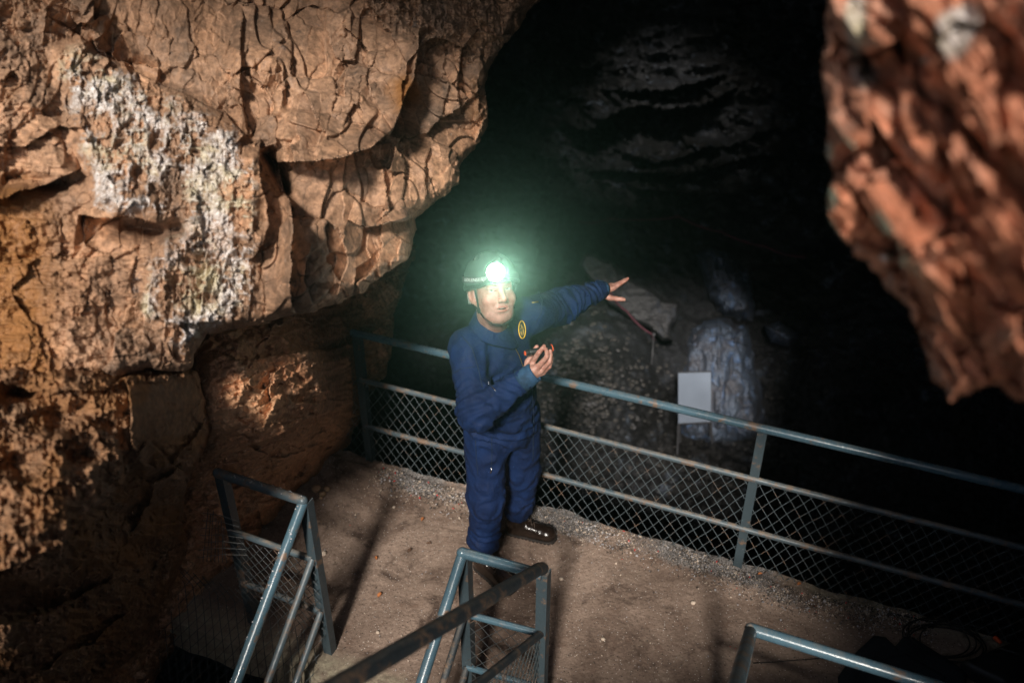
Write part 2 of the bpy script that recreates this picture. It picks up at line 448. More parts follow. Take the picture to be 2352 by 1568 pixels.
def glow(name, col, st):
    t = NT(name); t.b.inputs['Emission Color'].default_value = (*col, 1); t.b.inputs['Emission Strength'].default_value = st
    return t.fin((.8, .8, .8))
M['lamp'] = glow('lit_lamp_glass', (.88, 1., .93), 120)
SUN_E, SUN_A, SKY_S, EXPO, HAZE, HAZE_D, HAZE_G, LAMP = 5, 6, .15, 0.25, 1, .002, .94, 230
# ------------------------------------------------------------------ the cave rock
U_POLY = [(-120, -160), (1330, -160), (1275, -40), (1240, 0), (1212, 35), (1168, 92), (1128, 150), (1112, 205), (1122, 290), (1088, 342), (1058, 372),
          (1052, 420), (1020, 452), (957, 500), (948, 558), (936, 602), (880, 630), (832, 674), (790, 690), (700, 720), (640, 735), (560, 752), (476, 768),
          (456, 802), (440, 842), (418, 853), (340, 850), (268, 868), (200, 862), (100, 880), (-120, 900)]
CRUST = [(110, 110), (180, 80), (260, 130), (330, 170), (420, 200), (500, 250), (560, 300), (600, 360), (600, 470), (612, 560), (606, 640), (600, 735),
         (480, 765), (440, 830), (370, 800), (350, 700), (300, 600), (400, 520), (280, 500), (190, 480), (210, 420), (160, 330), (140, 230)]
def u_cells(u, v):
    j = 5 * fbm(u / 22, v / 22, oct=3, seed=23)
    a, b = u + j + .10 * (v - 400), v - j - .12 * (u - 500)
    return (facets(a, b, 128, 150, 0, seed=11, warp=.10, box=True), facets(a, b, 46, 74, .05, seed=21, warp=.14, box=True),
            facets(a, b, 19, 30, -.05, seed=31, warp=.2, box=True), facets(a, b, 9, 13, 0, seed=41, warp=.2, box=True))
def u_depth(u, v, s):
    d = rbf(u, v, [(-100, -100, 2.75), (-100, 400, 2.55), (-100, 880, 2.45), (200, 100, 2.9), (300, 450, 2.72), (250, 800, 2.66), (560, 100, 3.25),
                   (560, 450, 2.95), (500, 740, 2.88), (800, 100, 3.48), (800, 450, 3.25), (760, 680, 3.22), (1000, 100, 3.75), (1000, 400, 3.6), (900, 600, 3.5),
                   (1100, 200, 3.95), (1250, -20, 4.3)])
    k = d / 3.2
    wu = u + 9 * fbm(u / 60, v / 60, oct=3, seed=5); wv = v + 9 * fbm(u / 60 + 5, v / 60, oct=3, seed=6)
    # main joints and ledges of this face (left of travel stands proud)
    for pts, a, r in [([(905, 300), (860, 336), (760, 362), (640, 374), (600, 350)][::-1], .20, 60),
                      ([(968, 60), (962, 120), (950, 185), (918, 258), (900, 312)][::-1], .26, 75),
                      ([(600, 320), (594, 380), (606, 450), (616, 520), (604, 562), (570, 600)][::-1], .13, 55),
                      ([(640, 370), (652, 430), (668, 490), (670, 600), (668, 720)][::-1], .22, 45),
                      ([(960, 496), (918, 512), (845, 518), (800, 505)][::-1], .10, 45),
                      ([(560, 20), (548, 70), (549, 180), (560, 250), (575, 310)][::-1], .05, 60),
                      ([(100, 30), (210, 110), (320, 168), (440, 226), (520, 262), (580, 320)], -.07, 70),
                      ([(385, 512), (330, 505), (250, 498), (180, 492)], -.20, 34),
                      ([(0, 600), (120, 590), (230, 588), (330, 570), (384, 548)], -.07, 40),
                      ([(-60, 470), (60, 440), (190, 385)], .16, 40),
                      ([(-60, 350), (60, 330), (140, 290), (200, 290)], .06, 40),
                      ([(520, 590), (470, 640), (460, 720)], .05, 40),
                      ([(1100, 60), (1060, 110), (1052, 200), (1062, 260)], -.12, 45),
                      ([(780, 60), (840, 110), (850, 170)], .05, 40), ([(700, 210), (740, 300), (720, 350)], .05, 40),
                      ([(780, 520), (800, 600), (770, 680)], .05, 30), ([(880, 370), (884, 440), (896, 490)][::-1], .06, 26),
                      ([(990, 330), (970, 420), (978, 470)], -.05, 26), ([(720, 560), (700, 640), (720, 700)][::-1], .05, 34),
                      ([(860, 590), (820, 620), (815, 670)][::-1], .05, 30)]:
        d = d + .95 * k * step_line(wu, wv, pts, a, r)
    d = d + k * crack(wu, wv, [(610, 340), (640, 400), (655, 450)], .28, 16)
    d = d + k * .16 * np.exp(-(((wu - 330) / 70) ** 2 + ((wv - 530) / 18) ** 2))
    d = d + k * .16 * np.exp(-(((wu - 60) / 100) ** 2 + ((wv - 420) / 22) ** 2))
    cr = ss(sdpoly(wu, wv, CRUST), -12, 40)
    smooth = ss(sdpoly(wu, wv, [(180, -100), (560, -100), (545, 200), (560, 280), (470, 220), (300, 140)]), -10, 30) + .0
    left = ss(-u, -260, -60) + ss(v, 560, 640) * ss(-u, -420, -330)
    left = np.clip(left, 0, 1) * (1 - cr)
    blocky = np.clip(1 - .8 * cr - .85 * smooth - .6 * left, 0, 1)
    (r1, t1, e1), (r2, t2, e2), (r3, t3, e3), (r4, t4, e4) = u_cells(u, v)
    q = 3.2 * fbm(u / 150 + 3, v / 190, oct=2, seed=15) + .5 * r1; fq = np.floor(q); ter = fq + ss(q - fq, .0, .07)
    sp = ss(fbm(u / 90, v / 90, oct=2, seed=20), -.02, .45)      # where the face is shattered, against where it is whole
    d = d + k * blocky * (.030 * r1 + .050 * t1 + sp * (.024 * r2 + .036 * t2) + (1 - sp) * (.004 * r2 + .012 * t2) + sp * (.0085 * r3 + .012 * t3) + .0015 * sp * r4 + .034 * ter
                          + .018 * np.exp(-e1 / .02) * ss(r2, .3, .6) + .005 * sp * np.exp(-e2 / .03) * ss(r3, .2, .7) + .0022 * fbm(u / 12, v / 16, oct=3, seed=22))
    d = d + k * (1 - blocky) * (.018 * t1 + .010 * t2 + .004 * t3)
    d = d + k * smooth * (.010 * fbm(u / 30, v / 90, oct=4, seed=8))
    d = d - k * cr * (.030 * fbm(u / 40, v / 40, oct=3, seed=3, ridged=True) + .009 * fbm(u / 12, v / 12, oct=3, seed=4, ridged=True) + .012 * r3 + .014 * t3 + .012 * r2 + .004 * r4 + .05)
    d = d - k * left * (.034 * fbm(u / 110, v / 38, oct=5, seed=13, ridged=True) + .012 * fbm(u / 14, v / 9, oct=3, seed=14))
    # knobbly breccia near the top right of the face
    kn = ss(sdpoly(wu, wv, [(800, -160), (1260, -160), (1180, 90), (1060, 180), (1000, 110), (900, 80), (820, 40)]), -10, 30)
    d = d - k * kn * (.030 * fbm(u / 15, v / 15, oct=3, seed=17, ridged=True) + .02 * fbm(u / 60, v / 60, oct=2, seed=18))
    d = d + k * .035 * fbm(u / 170, v / 170, oct=1, seed=19)
    return d
def a_crust(u, v):
    m = ss(sdpoly(u, v, CRUST), -45, 55)
    rg = fbm(u / 40, v / 40, oct=3, seed=3, ridged=True) + .6 * fbm(u / 12, v / 12, oct=3, seed=4, ridged=True)
    m = .92 * m * (.12 + .55 * ss(fbm(u / 60, v / 60, oct=3, seed=60), -.4, .5) + .75 * ss(rg, -.15, .75))
    for x, y, rx, ry, a in [(340, 705, 22, 40, 1.), (220, 230, 50, 40, .5), (1150, 60, 40, 16, .5), (755, 345, 60, 14, .3), (250, 450, 80, 60, .25), (640, 335, 30, 30, .3), (1120, 260, 30, 60, .25)]:
        m = m + a * np.exp(-((u - x) / rx) ** 2 - ((v - y) / ry) ** 2)
    return np.clip(m, 0, 1.2)
def a_ochre(u, v):
    m = .9 * np.exp(-((u - 930) / 55) ** 2 - ((v - 215) / 60) ** 2) + .6 * np.exp(-((u - 1090) / 30) ** 2 - ((v - 230) / 90) ** 2)
    m = m + .45 * ss(-u, -330, -160) * ss(v, 330, 480) + .40 * ss(-u, -170, -60) * ss(v, 60, 200)
    m = m + .4 * np.exp(-((u - 350) / 90) ** 2 - ((v - 560) / 60) ** 2)
    return np.clip(m, 0, 1)
def a_tone(u, v):
    (r1, _, _), (r2, _, _), (r3, _, _), _ = u_cells(u, v)
    return .5 + .20 * r1 + .20 * r2 + .10 * r3 + .25 * fbm(u / 60, v / 60, oct=3, seed=24)
sheet('rock_overhang', M['rockU'], (-115, -150, 1320, 960), 1.9, u_depth, U_POLY, skirt=46, kback=.035, attrs={'crust': a_crust, 'ochre': a_ochre, 'tone': a_tone}, rnd=.10)

L_POLY = [(-120, 830), (120, 845), (260, 850), (420, 842), (452, 852), (462, 900), (482, 955), (478, 1008), (458, 1052), (432, 1110), (418, 1180), (430, 1260),
          (400, 1330), (372, 1400), (330, 1480), (250, 1560), (180, 1700), (-120, 1700)]
def l_depth(u, v, s):
    d = rbf(u, v, [(-100, 800, 2.38), (-100, 1150, 2.22), (-100, 1330, 2.25), (-100, 1650, 3.0), (150, 850, 2.52), (150, 1050, 2.36), (150, 1200, 2.38), (200, 1350, 3.1),
                   (150, 1550, 3.3), (300, 880, 2.70), (280, 1060, 2.62), (400, 880, 2.95), (440, 980, 3.10), (420, 1060, 3.25), (380, 1200, 3.8), (330, 1350, 3.9), (280, 1500, 3.9)])
    k = d / 3.
    wu = u + 12 * fbm(u / 50, v / 50, oct=3, seed=105); wv = v + 12 * fbm(u / 50 + 5, v / 50, oct=3, seed=106)
    for pts, a, r in [([(-60, 1330), (60, 1285), (150, 1245), (205, 1182), (285, 1112), (300, 1062)][::-1], -.26, 60),
                      ([(300, 1060), (345, 1010), (400, 1060), (440, 1000), (470, 950)], -.05, 40),
                      ([(290, 868), (300, 940), (305, 1010), (320, 1060)], .08, 50),
                      ([(415, 1065), (360, 1110), (330, 1180), (300, 1230)], .10, 50),
                      ([(0, 880), (110, 905), (220, 900), (285, 880)], .08, 36), ([(20, 980), (120, 1010), (200, 990)], .06, 44),
                      ([(-20, 1440), (120, 1400), (260, 1330)], -.12, 60), ([(60, 1560), (200, 1480), (300, 1400)], -.10, 60)]:
        d = d + k * step_line(wu, wv, pts, a, r)
    face = ss(sdpoly(wu, wv, [(295, 880), (455, 860), (470, 950), (420, 1010), (340, 1060), (305, 1000)]), -5, 18)
    rough = 1 - face
    r1, t1, e1 = facets(u, v, 70, 70, .3, seed=111); r2, t2, e2 = facets(u, v, 30, 32, .1, seed=121); r3, t3, e3 = facets(u, v, 13, 14, .1, seed=131)
    d = d - k * rough * (.056 * fbm(u / 60, v / 42, oct=4, seed=113, ridged=True) + .022 * fbm(u / 15, v / 13, oct=3, seed=114, ridged=True) - .012 * t1 - .02 * t2 - .006 * r3)
    # hollows between the lumps
    for x, y, rx, ry, a in [(50, 900, 60, 26, .16), (130, 960, 70, 26, .14), (190, 1040, 50, 20, .12), (40, 1060, 50, 30, .12), (250, 970, 30, 20, .06), (60, 1370, 120, 40, .15)]:
        d = d + 1.5 * k * a * np.exp(-((wu - x) / rx) ** 2 - ((wv - y) / ry) ** 2)
    d = d + k * face * (.018 * t1 + .004 * fbm(u / 12, v / 12, oct=3, seed=116)) + k * .003 * t3
    return d
def l_crust(u, v): return .35 * ss(fbm(u / 70, v / 50, oct=3, seed=161), .1, .5) + .4 * np.exp(-((u - 230) / 70) ** 2 - ((v - 1130) / 60) ** 2)
def l_ochre(u, v): return .35 + .3 * ss(fbm(u / 100, v / 80, oct=2, seed=162), 0, .4)
sheet('lower_cave_wall', M['rockL'], (-115, 780, 540, 1700), 2.1, l_depth, L_POLY, skirt=44, kback=.03, attrs={'crust': l_crust, 'ochre': l_ochre})

M_POLY = [(300, 560), (960, 560), (938, 640), (918, 690), (905, 720), (898, 790), (886, 850), (878, 872), (846, 905), (832, 962), (806, 1012), (786, 1034), (758, 1052),
          (742, 1082), (712, 1106), (690, 1135), (610, 1210), (540, 1300), (440, 1420), (330, 1600), (200, 1640), (240, 1000)]
def m_depth(u, v, s):
    d = rbf(u, v, [(300, 700, 3.8), (500, 700, 3.85), (900, 640, 5.4), (520, 800, 3.5), (640, 800, 3.75), (770, 800, 4.6), (820, 800, 5.5), (880, 820, 5.8), (520, 950, 3.38), (600, 880, 3.48), (640, 900, 3.62),
                   (720, 900, 4.0), (775, 900, 4.6), (820, 900, 5.6), (830, 960, 5.7), (560, 1060, 4.15), (640, 1000, 3.95), (700, 1010, 4.5), (770, 1000, 5.2), (760, 1040, 5.4), (560, 1180, 4.6), (700, 1110, 5.35),
                   (420, 1200, 4.3), (380, 1450, 4.5), (250, 1600, 4.0)], 60)
    k = d / 4.6
    wu = u + 8 * fbm(u / 50, v / 50, oct=3, seed=205); wv = v + 8 * fbm(u / 50 + 5, v / 50, oct=3, seed=206)
    for pts, a, r in [([(500, 1012), (560, 1022), (620, 1005), (700, 968), (770, 945), (806, 920)], .22, 60),
                      ([(480, 800), (560, 830), (640, 812), (720, 806), (800, 792), (900, 740)], -.16, 50),
                      ([(808, 930), (806, 880), (800, 830), (790, 800)], .14, 36),
                      ([(620, 870), (625, 930), (600, 990)], .07, 30),
                      ([(520, 1120), (600, 1090), (700, 1050), (800, 985)], .12, 44),
                      ([(500, 1240), (600, 1170), (700, 1100)], .12, 44)]:
        d = d + k * step_line(wu, wv, pts, a, r)
    r1, t1, e1 = facets(u, v, 70, 45, -.35, seed=211); r2, t2, e2 = facets(u, v, 30, 20, -.35, seed=221); r3, t3, e3 = facets(u, v, 13, 10, -.3, seed=231)
    d = d + k * (.03 * r1 + .04 * t1 + .014 * r2 + .026 * t2 + .006 * r3 + .012 * t3) - k * .035 * fbm((u + v * .4) / 55, (v - u * -.35) / 24, oct=4, seed=213, ridged=True)
    return d
sheet('recessed_cave_wall', M['rockM'], (200, 570, 1000, 1640), 2.3, m_depth, M_POLY, skirt=40, kback=.04, rough=(9, 3),
      attrs={'crust': lambda u, v: .25 * ss(fbm(u / 50, v / 40, oct=3, seed=261), .1, .5) + .35 * ss(u, 800, 880), 'ochre': lambda u, v: .45 * ss(fbm(u / 80, v / 60, oct=2, seed=262), -.2, .4)})

R_POLY = [(1905, -200), (1898, 60), (1886, 165), (1900, 240), (1906, 300), (1893, 352), (1912, 400), (1906, 450), (1895, 482), (1912, 520), (1942, 562), (1990, 602), (2032, 652), (2080, 702), (2108, 760),
          (2130, 820), (2150, 880), (2184, 924), (2232, 900), (2290, 880), (2330, 915), (2480, 960), (2560, 1000), (2560, -200)]
def r_depth(u, v, s):
    d = rbf(u, v, [(1900, -100, 1.42), (1900, 300, 1.36), (1900, 480, 1.32), (2150, 880, 1.36), (2150, 400, 1.18), (2150, 0, 1.2), (2400, 0, 1.02), (2400, 500, 1.0), (2400, 950, 1.12)])
    k = d / 1.2
    wu = u + 14 * fbm(u / 70, v / 70, oct=3, seed=305); wv = v + 14 * fbm(u / 70 + 5, v / 70, oct=3, seed=306)
    for pts, a, r in [([(1905, 395), (1990, 400), (2050, 380), (2090, 360)], -.07, 40), ([(1950, 60), (2010, 160), (2060, 220), (2100, 330), (2160, 420)], .06, 60),
                      ([(2160, 100), (2200, 260), (2180, 400), (2190, 560), (2260, 700)], .07, 60), ([(1960, 560), (2030, 580), (2130, 600)], -.05, 40),
                      ([(2200, 480), (2280, 560), (2330, 700)], .05, 50), ([(2060, 600), (2130, 700), (2180, 840)], .05, 40), ([(2250, 860), (2352, 760)], .05, 40)]:
        d = d + k * step_line(wu, wv, pts, a, r)
    x = (u * .55 + v * .83); y = (-u * .83 + v * .55)
    d = d - k * (.050 * fbm(x / 240, y / 60, oct=4, seed=313, ridged=True) + .010 * fbm(x / 50, y / 22, oct=3, seed=314, ridged=True))
    r1, t1, e1 = facets(u, v, 230, 110, 1.0, seed=311, warp=.2, box=True); r2, t2, e2 = facets(u, v, 110, 55, .95, seed=321, warp=.2, box=True)
    return d + k * (.034 * r1 + .070 * t1 + .018 * r2 + .042 * t2 + .04 * np.exp(-e1 / .04))
def r_crust(u, v):
    m = 0
    for x, y, rx, ry, a in [(1965, 50, 26, 80, 1.1), (2185, 80, 40, 55, 1.2), (2230, 40, 30, 40, .8), (1985, 180, 50, 40, .6), (2040, 350, 30, 26, .4), (1899, 350, 14, 22, 1.2), (2040, 590, 30, 20, .6), (2230, 390, 60, 40, .3), (2120, 140, 12, 10, .8)]:
        m = m + 1.7 * a * np.exp(-((u - x) / rx) ** 2 - ((v - y) / ry) ** 2)
    return m
sheet('near_rock_outcrop', M['rockR'], (1780, -180, 2540, 1060), 3.2, r_depth, R_POLY, skirt=60, kback=.012, rough=(10, 4), rnd=.05,
      attrs={'crust': r_crust, 'ochre': lambda u, v: .25 * ss(fbm(u / 90, v / 90, oct=2, seed=362), 0, .4)})

# the chamber beyond the platform: floor that climbs to a ledged back wall
def c_depth(u, v, s):
    b = (CY - v) / FP
    zf = -2.55 + .0 * u
    fl = (CAMH - zf) / np.maximum(SP - b * CP, .02)
    bank = rbf(u, v, [(1000, 200, 12.5), (1500, 120, 10.8), (1900, 200, 11.5), (1250, 400, 12.0), (1170, 520, 11.6), (1400, 520, 10.6), (1900, 560, 10.6), (1300, 700, 9.8), (1500, 640, 10.3),
                      (1850, 760, 9.8), (2000, 900, 8.9), (1350, 900, 8.3), (2352, 500, 8.5), (2352, 1000, 6.6), (2352, 1400, 5.6), (1000, 800, 11.5), (700, 900, 8.5), (0, 400, 7), (0, 1500, 7),
                      (1600, 1000, 10.2), (1600, 1500, 8.6), (1000, 1500, 8.)], 200)
    k0 = .35
    d = -np.log(np.exp(-fl / k0 + 20) + np.exp(-bank / k0 + 20)) * k0 + 20 * k0
    wu = u + 12 * fbm(u / 70, v / 50, oct=3, seed=405); wv = v + 12 * fbm(u / 70 + 5, v / 50, oct=3, seed=406)
    for pts, a, r in [([(1290, 290), (1350, 300), (1440, 250), (1540, 245), (1640, 235), (1700, 200)], 1.1, 55),
                      ([(1380, 205), (1440, 215), (1520, 200), (1600, 195), (1680, 165)], .7, 34),
                      ([(1400, 345), (1500, 370), (1620, 350), (1760, 310), (1860, 280)], .5, 40), ([(1340, 400), (1500, 395), (1620, 400), (1720, 360), (1850, 350)], .6, 40),
                      ([(1440, 440), (1600, 450), (1760, 440)], .4, 40), ([(1240, 300), (1255, 400), (1240, 500), (1225, 600)][::-1], .8, 60), ([(1290, 330), (1290, 430), (1270, 560)][::-1], .5, 40)]:
        d = d + step_line(wu, wv, pts, a, r, .6)
    r1, t1, e1 = facets(u, v, 60, 36, .2, seed=411); r2, t2, e2 = facets(u, v, 26, 15, .2, seed=421)
    up = ss(-v, -560, -380)
    d = d + (.05 + .25 * up) * (r1 + 1.2 * t1) * .5 + (.03 + .08 * up) * (r2 + t2) - .25 * fbm(u / 90, v / 60, oct=5, seed=413, ridged=True) * (.35 + up)
    rub = ss(v, 780, 900) + .0
    return d - .10 * rub * fbm(u / 14, v / 10, oct=3, seed=415, ridged=True)
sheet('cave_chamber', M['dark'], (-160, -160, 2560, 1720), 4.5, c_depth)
# ------------------------------------------------------------------ platform
E0 = Vector((-.902, 4.337, 0)); EV = Vector((.9217, -.3877, 0)).normalized(); NV = Vector((EV.y, -EV.x, 0))   # along the far rail / towards the stairs
def PS(s, w, z=0): return E0 + EV * s + NV * w + Vector((0, 0, z))
def platform():
    S, Wd = np.meshgrid(np.arange(-1.75, 5.6, .0125), np.linspace(-.035, 1.475, 122))
    far = ss(-Wd, -.12, .02); near = ss(Wd, 1.38, 1.46)
    ww = Wd + far * (.035 * fbm(S * 4, S * 0, oct=4, seed=501)) + near * (.022 * fbm(S * 5, S * 0 + 4, oct=4, seed=502))
    z = .006 * fbm(S * 3, Wd * 3, oct=5, seed=503) + .0025 * fbm(S * 30, Wd * 30, oct=3, seed=504)
    z = z + ss(-Wd, -.24, -.03) * (.014 + .022 * fbm(S * 9, Wd * 14, oct=4, seed=505)) * ss(-S, -3.6, -2.2)
    z = z - .004 * ss(vn(S * 1.2, Wd * 1.2, seed=506), .2, .7)
    X = E0.x + EV.x * S + NV.x * ww; Y = E0.y + EV.y * S + NV.y * ww
    P = np.stack([X, Y, z], -1); h, w = S.shape
    idx = np.arange(h * w).reshape(h, w)
    q = np.stack([idx[:-1, :-1], idx[:-1, 1:], idx[1:, 1:], idx[1:, :-1]], -1).reshape(-1, 4)[:, ::-1]
    ring = np.r_[idx[0, :], idx[1:, -1], idx[-1, -2::-1], idx[-2:0:-1, 0]]
    base = P.reshape(-1, 3)[ring].copy(); base[:, 2] = -.20 + .02 * vn(base[:, 0] * 6, base[:, 1] * 6, seed=3)
    n0 = h * w; m = len(ring); bi = np.arange(m)
    sk = np.stack([ring, ring[(bi + 1) % m], n0 + (bi + 1) % m, n0 + bi], -1)
    o = mesh_obj('platform_floor', np.r_[P.reshape(-1, 3), base], np.r_[q, sk], M['floor'], smooth=True)
    o.data.set_sharp_from_angle(angle=rad(60))
    rim = np.clip(ss(Wd, 1.27, 1.42) * ss(-S, -3.0, -1.0) + .8 * ss(-Wd, -.10, .02) * ss(S, 2.4, 2.9), 0, 1)
    grit = np.clip(ss(-Wd, -.30, -.06) * ss(-S, -3.4, -2.3) * (.75 + .4 * vn(S * 5, Wd * 5, seed=507)) * ss(S, .0, .35), 0, 1)
    for an, a in (('rim', rim), ('grit', grit)):
        at = o.data.attributes.new(an, 'FLOAT', 'POINT'); at.data.foreach_set('value', np.r_[a.ravel(), a.ravel()[ring]].astype(np.float32))
    o['kind'] = 'structure'; o['label'] = 'dirt-covered concrete viewing platform'
    return o
plat = platform()
# ------------------------------------------------------------------ railings
ZT, ZM, ZL = .957, .635, .292
def pipe(name, pts, r, mat, parent, n=14):
    b = MB(); b.tube(pts, r, n); return b.build(name, mat, parent, smooth=True, sharp=50)
def flat_post(name, base, top, parent, mat=None):
    b = MB(); b.bar(base, top, .046, .006, EV); o2 = EV * .020 - NV * .0232; b.bar(Vector(base) + o2, Vector(top) + o2, .040, .006, NV)
    return b.build(name, mat or M['post'], parent)
def wires(name, A, B, U, h, parent, pw=.064, ph=.092, r=.0018, mat=None, gaps=None, sheet_fn=None, seed=0):
    """diamond wire mesh over the parallelogram A-B raised by U*h"""
    rnd = random.Random(seed); A, B, U = Vector(A), Vector(B), Vector(U); X = (B - A); L = X.length; X.normalize(); b = MB()
    N = X.cross(U).normalized(); k = ph / pw
    def pos(x, y, off): 
        x = x + .0025 * math.sin(y * 31 + seed + x * 11); y = y + .003 * math.sin(x * 23 + seed * 2)
        p = A + X * x + U * y + N * (off + .003 * math.sin(x * 7 + y * 5))
        return sheet_fn(p, x, y) if sheet_fn else p
    for sgn in (1, -1):
        i0 = -int(h / ph) - 2; i1 = int(L / pw) + 2
        for i in range(i0, i1):
            x0 = i * pw if sgn > 0 else (i + int(h / ph) + 1) * pw + pw * .0
            # y = k*(x-x0)*sgn
            pts = []
            ny = max(2, int(h / ph * 2))
            for j in range(ny + 1):
                y = h * j / ny; x = x0 + sgn * y / k
                pts.append((x, y))
            # clip
            cl = []
            for (xa, ya), (xb, yb) in zip(pts, pts[1:]):
                t0, t1 = 0., 1.
                dx = xb - xa
                for lo in (0,):
                    ta = (0 - xa) / dx; tb = (L - xa) / dx
                    t0 = max(t0, min(ta, tb)); t1 = min(t1, max(ta, tb))
                if t1 - t0 > .02: cl.append(((xa + dx * t0, ya + (yb - ya) * t0), (xa + dx * t1, ya + (yb - ya) * t1)))
            for pa, pb in cl:
                if gaps and gaps((pa[0] + pb[0]) / 2, (pa[1] + pb[1]) / 2): continue
                a3, b3 = pos(*pa, sgn * .0012), pos(*pb, sgn * .0012)
                b.tube([a3, b3], r, 4, cap=False)
    return b.build(name, mat or M['wire'], parent)
def tee(parent, p, r=.026, mat=None):
    b = MB(); b.ball(p, r, 8, 12); return b.build('pipe_joint', mat or M['pipe'], parent, smooth=True)
R1 = .0225
far = empty('guard_railing', PS(0, 0), 'long pipe railing with wire mesh along the far platform edge, behind the man', 'railing')
pf = [PS(0, 0, ZT), PS(2.31, 0, ZT), PS(4.75, .0, ZT), PS(6.6, .0, ZT)]
pipe('handrail', [PS(-.022, 0, ZT - .0)] + pf[1:], R1, M['pipe'], far)
for z in (ZM, ZL):
    pipe('mid_rail', [PS(.0, 0, z), PS(2.31, 0, z), PS(6.6, 0, z)], .0165, M['pipe_dusty'], far)
for s in (0, 2.31, 4.75): flat_post('post', PS(s, 0, -.05), PS(s, 0, ZT - .012), far)
tee(far, PS(-.0, 0, ZT), .0232)
for a, b_ in ((-.34, 0.0), (0.0, 2.31), (2.31, 4.75), (4.75, 6.4)):
    wires('wire_mesh', PS(a, -.014, -.10), PS(b_, -.014, -.10), (0, 0, 1), ZM + .10, far, seed=int(a * 10),
          gaps=lambda x, y, a=a: a == 2.31 and abs(x - .55 - .03 * math.sin(y * 20)) < .012 and y > .2)
# left stair railing
Bp, Ap = Vector((-1.324, 3.064, 0)), Vector((-.905, 2.881, 0))
Cl, Cr, Rc = Vector((-.200, 2.570, 0)), Vector((.118, 2.464, 0)), Vector((.874, 2.188, 0))
DD = (NV * 1 + Vector((0, 0, -.83))); DU = (NV * 1 + Vector((0, 0, .69)))
def upz(p, z): return Vector((p.x, p.y, z))
left = empty('stair_railing', Ap, 'dusty pipe railing at the left stair opening, its handrail sloping down out of frame, bird-spattered', 'railing')
pipe('handrail', [upz(Bp, .997), upz(Ap, .997)], R1, M['pipe_dusty'], left)
pipe('sloping_handrail', [upz(Ap, .985), upz(Ap, .985) + DD * 1.5], R1 * 1.04, M['pipe'], left)
tee(left, upz(Ap, .997), .0235, M['pipe_dusty']); tee(left, upz(Bp, .997), .0232, M['pipe_dusty'])
for z in (.645, .30):
    pipe('mid_rail', [upz(Bp, z), upz(Ap, z)], .0165, M['pipe_dusty'], left)
    pipe('sloping_rail', [upz(Ap, z), upz(Ap, z) + DD * 1.4], .0165, M['pipe_dusty'], left)
for p in (Bp, Ap): flat_post('post', upz(p, -.04), upz(p, .985), left)
dl = (Ap - Bp).normalized()
def hang(p, x, y):   # the lower part is bent out over the edge
    k = max(0, .32 - y)
    return p + NV * (k * 1.05) + Vector((0, 0, 0)) * k
wires('wire_mesh', upz(Bp, -.16) - dl * .42 + NV * .02, upz(Ap, -.16) + dl * .02 + NV * .02, (0, 0, 1), .80, left, pw=.052, ph=.062, mat=M['wire_dark'], sheet_fn=hang, seed=5,
      gaps=lambda x, y: x < .40 and y > .40)
# loose flap of square mesh left of the post
fb = MB(); q0 = W(545, 1215, 3.99); q1 = W(462, 1205, 3.95)
for i in range(7):
    f = i / 6; a = W(478 + 6 * i, 1168 + 9 * math.sin(i * 2.2) + 6 * i, 4.0); b_ = W(466 + 9 * i, 1290, 4.1)
    fb.tube([a, (a + b_) / 2 + Vector((.006 * math.sin(i * 3), 0, .0)), b_], .0018, 4)
    a = W(466 - 2 * i, 1178 + 17 * i, 4.0 + .015 * i); b_ = W(545 + 4 * i, 1196 + 13 * i, 4.0 + .01 * i)
    fb.tube([a, (a + b_) / 2 + Vector((0, 0, .012)), b_], .0018, 4)
tag(fb.build('loose_wire_mesh', M['wire_dark']), 'torn flap of square wire mesh sticking out left of the dark stair post', 'wire mesh')
# centre railing
cen = empty('stair_railing', Cl, 'centre pipe railing between the two stair flights, thick dark handrail rising towards lower left', 'railing')
ZC = 1.0
pipe('handrail', [upz(Cl, ZC), upz(Cr, ZC - .012)], R1, M['pipe'], cen)
pipe('sloping_handrail', [upz(Cl, ZC - .01), upz(Cl, ZC - .01) + DD * 1.4], R1, M['pipe'], cen)
tee(cen, upz(Cl, ZC), .0235)
pipe('rising_handrail', [upz(Cr, ZC - .05) - NV * .0, upz(Cr, ZC + .02), upz(Cr, ZC + .03) + DU * .04, upz(Cr, ZC + .0) + DU * 2.4][1:], R1 * 1.12, M['pipe_dark'], cen)
tee(cen, upz(Cr, ZC + .022), .0262, M['pipe_dark'])
for z in (.645, .30):
    pipe('mid_rail', [upz(Cl, z), upz(Cr, z)], .0155, M['pipe'], cen)
    pipe('sloping_rail', [upz(Cl, z), upz(Cl, z) + DD * 1.2], .0155, M['pipe_dark'], cen)
    pipe('rising_rail', [upz(Cr, z), upz(Cr, z) + DU * 2.2], .0165, M['pipe_dark'], cen)
for p in (Cl, Cr): flat_post('post', upz(p, -.04), upz(p, ZC - .01), cen)
wires('wire_mesh', upz(Cl, -.02) + EV * .01, upz(Cr, -.02), (0, 0, 1), .66, cen, pw=.064, ph=.075, mat=M['wire_dark'])
wires('wire_mesh', upz(Cr, -.02), upz(Cr, -.02) + NV * 1.2 + Vector((0, 0, .83)), (0, 0, 1), .64, cen, pw=.06, ph=.075, mat=M['wire_dark'])
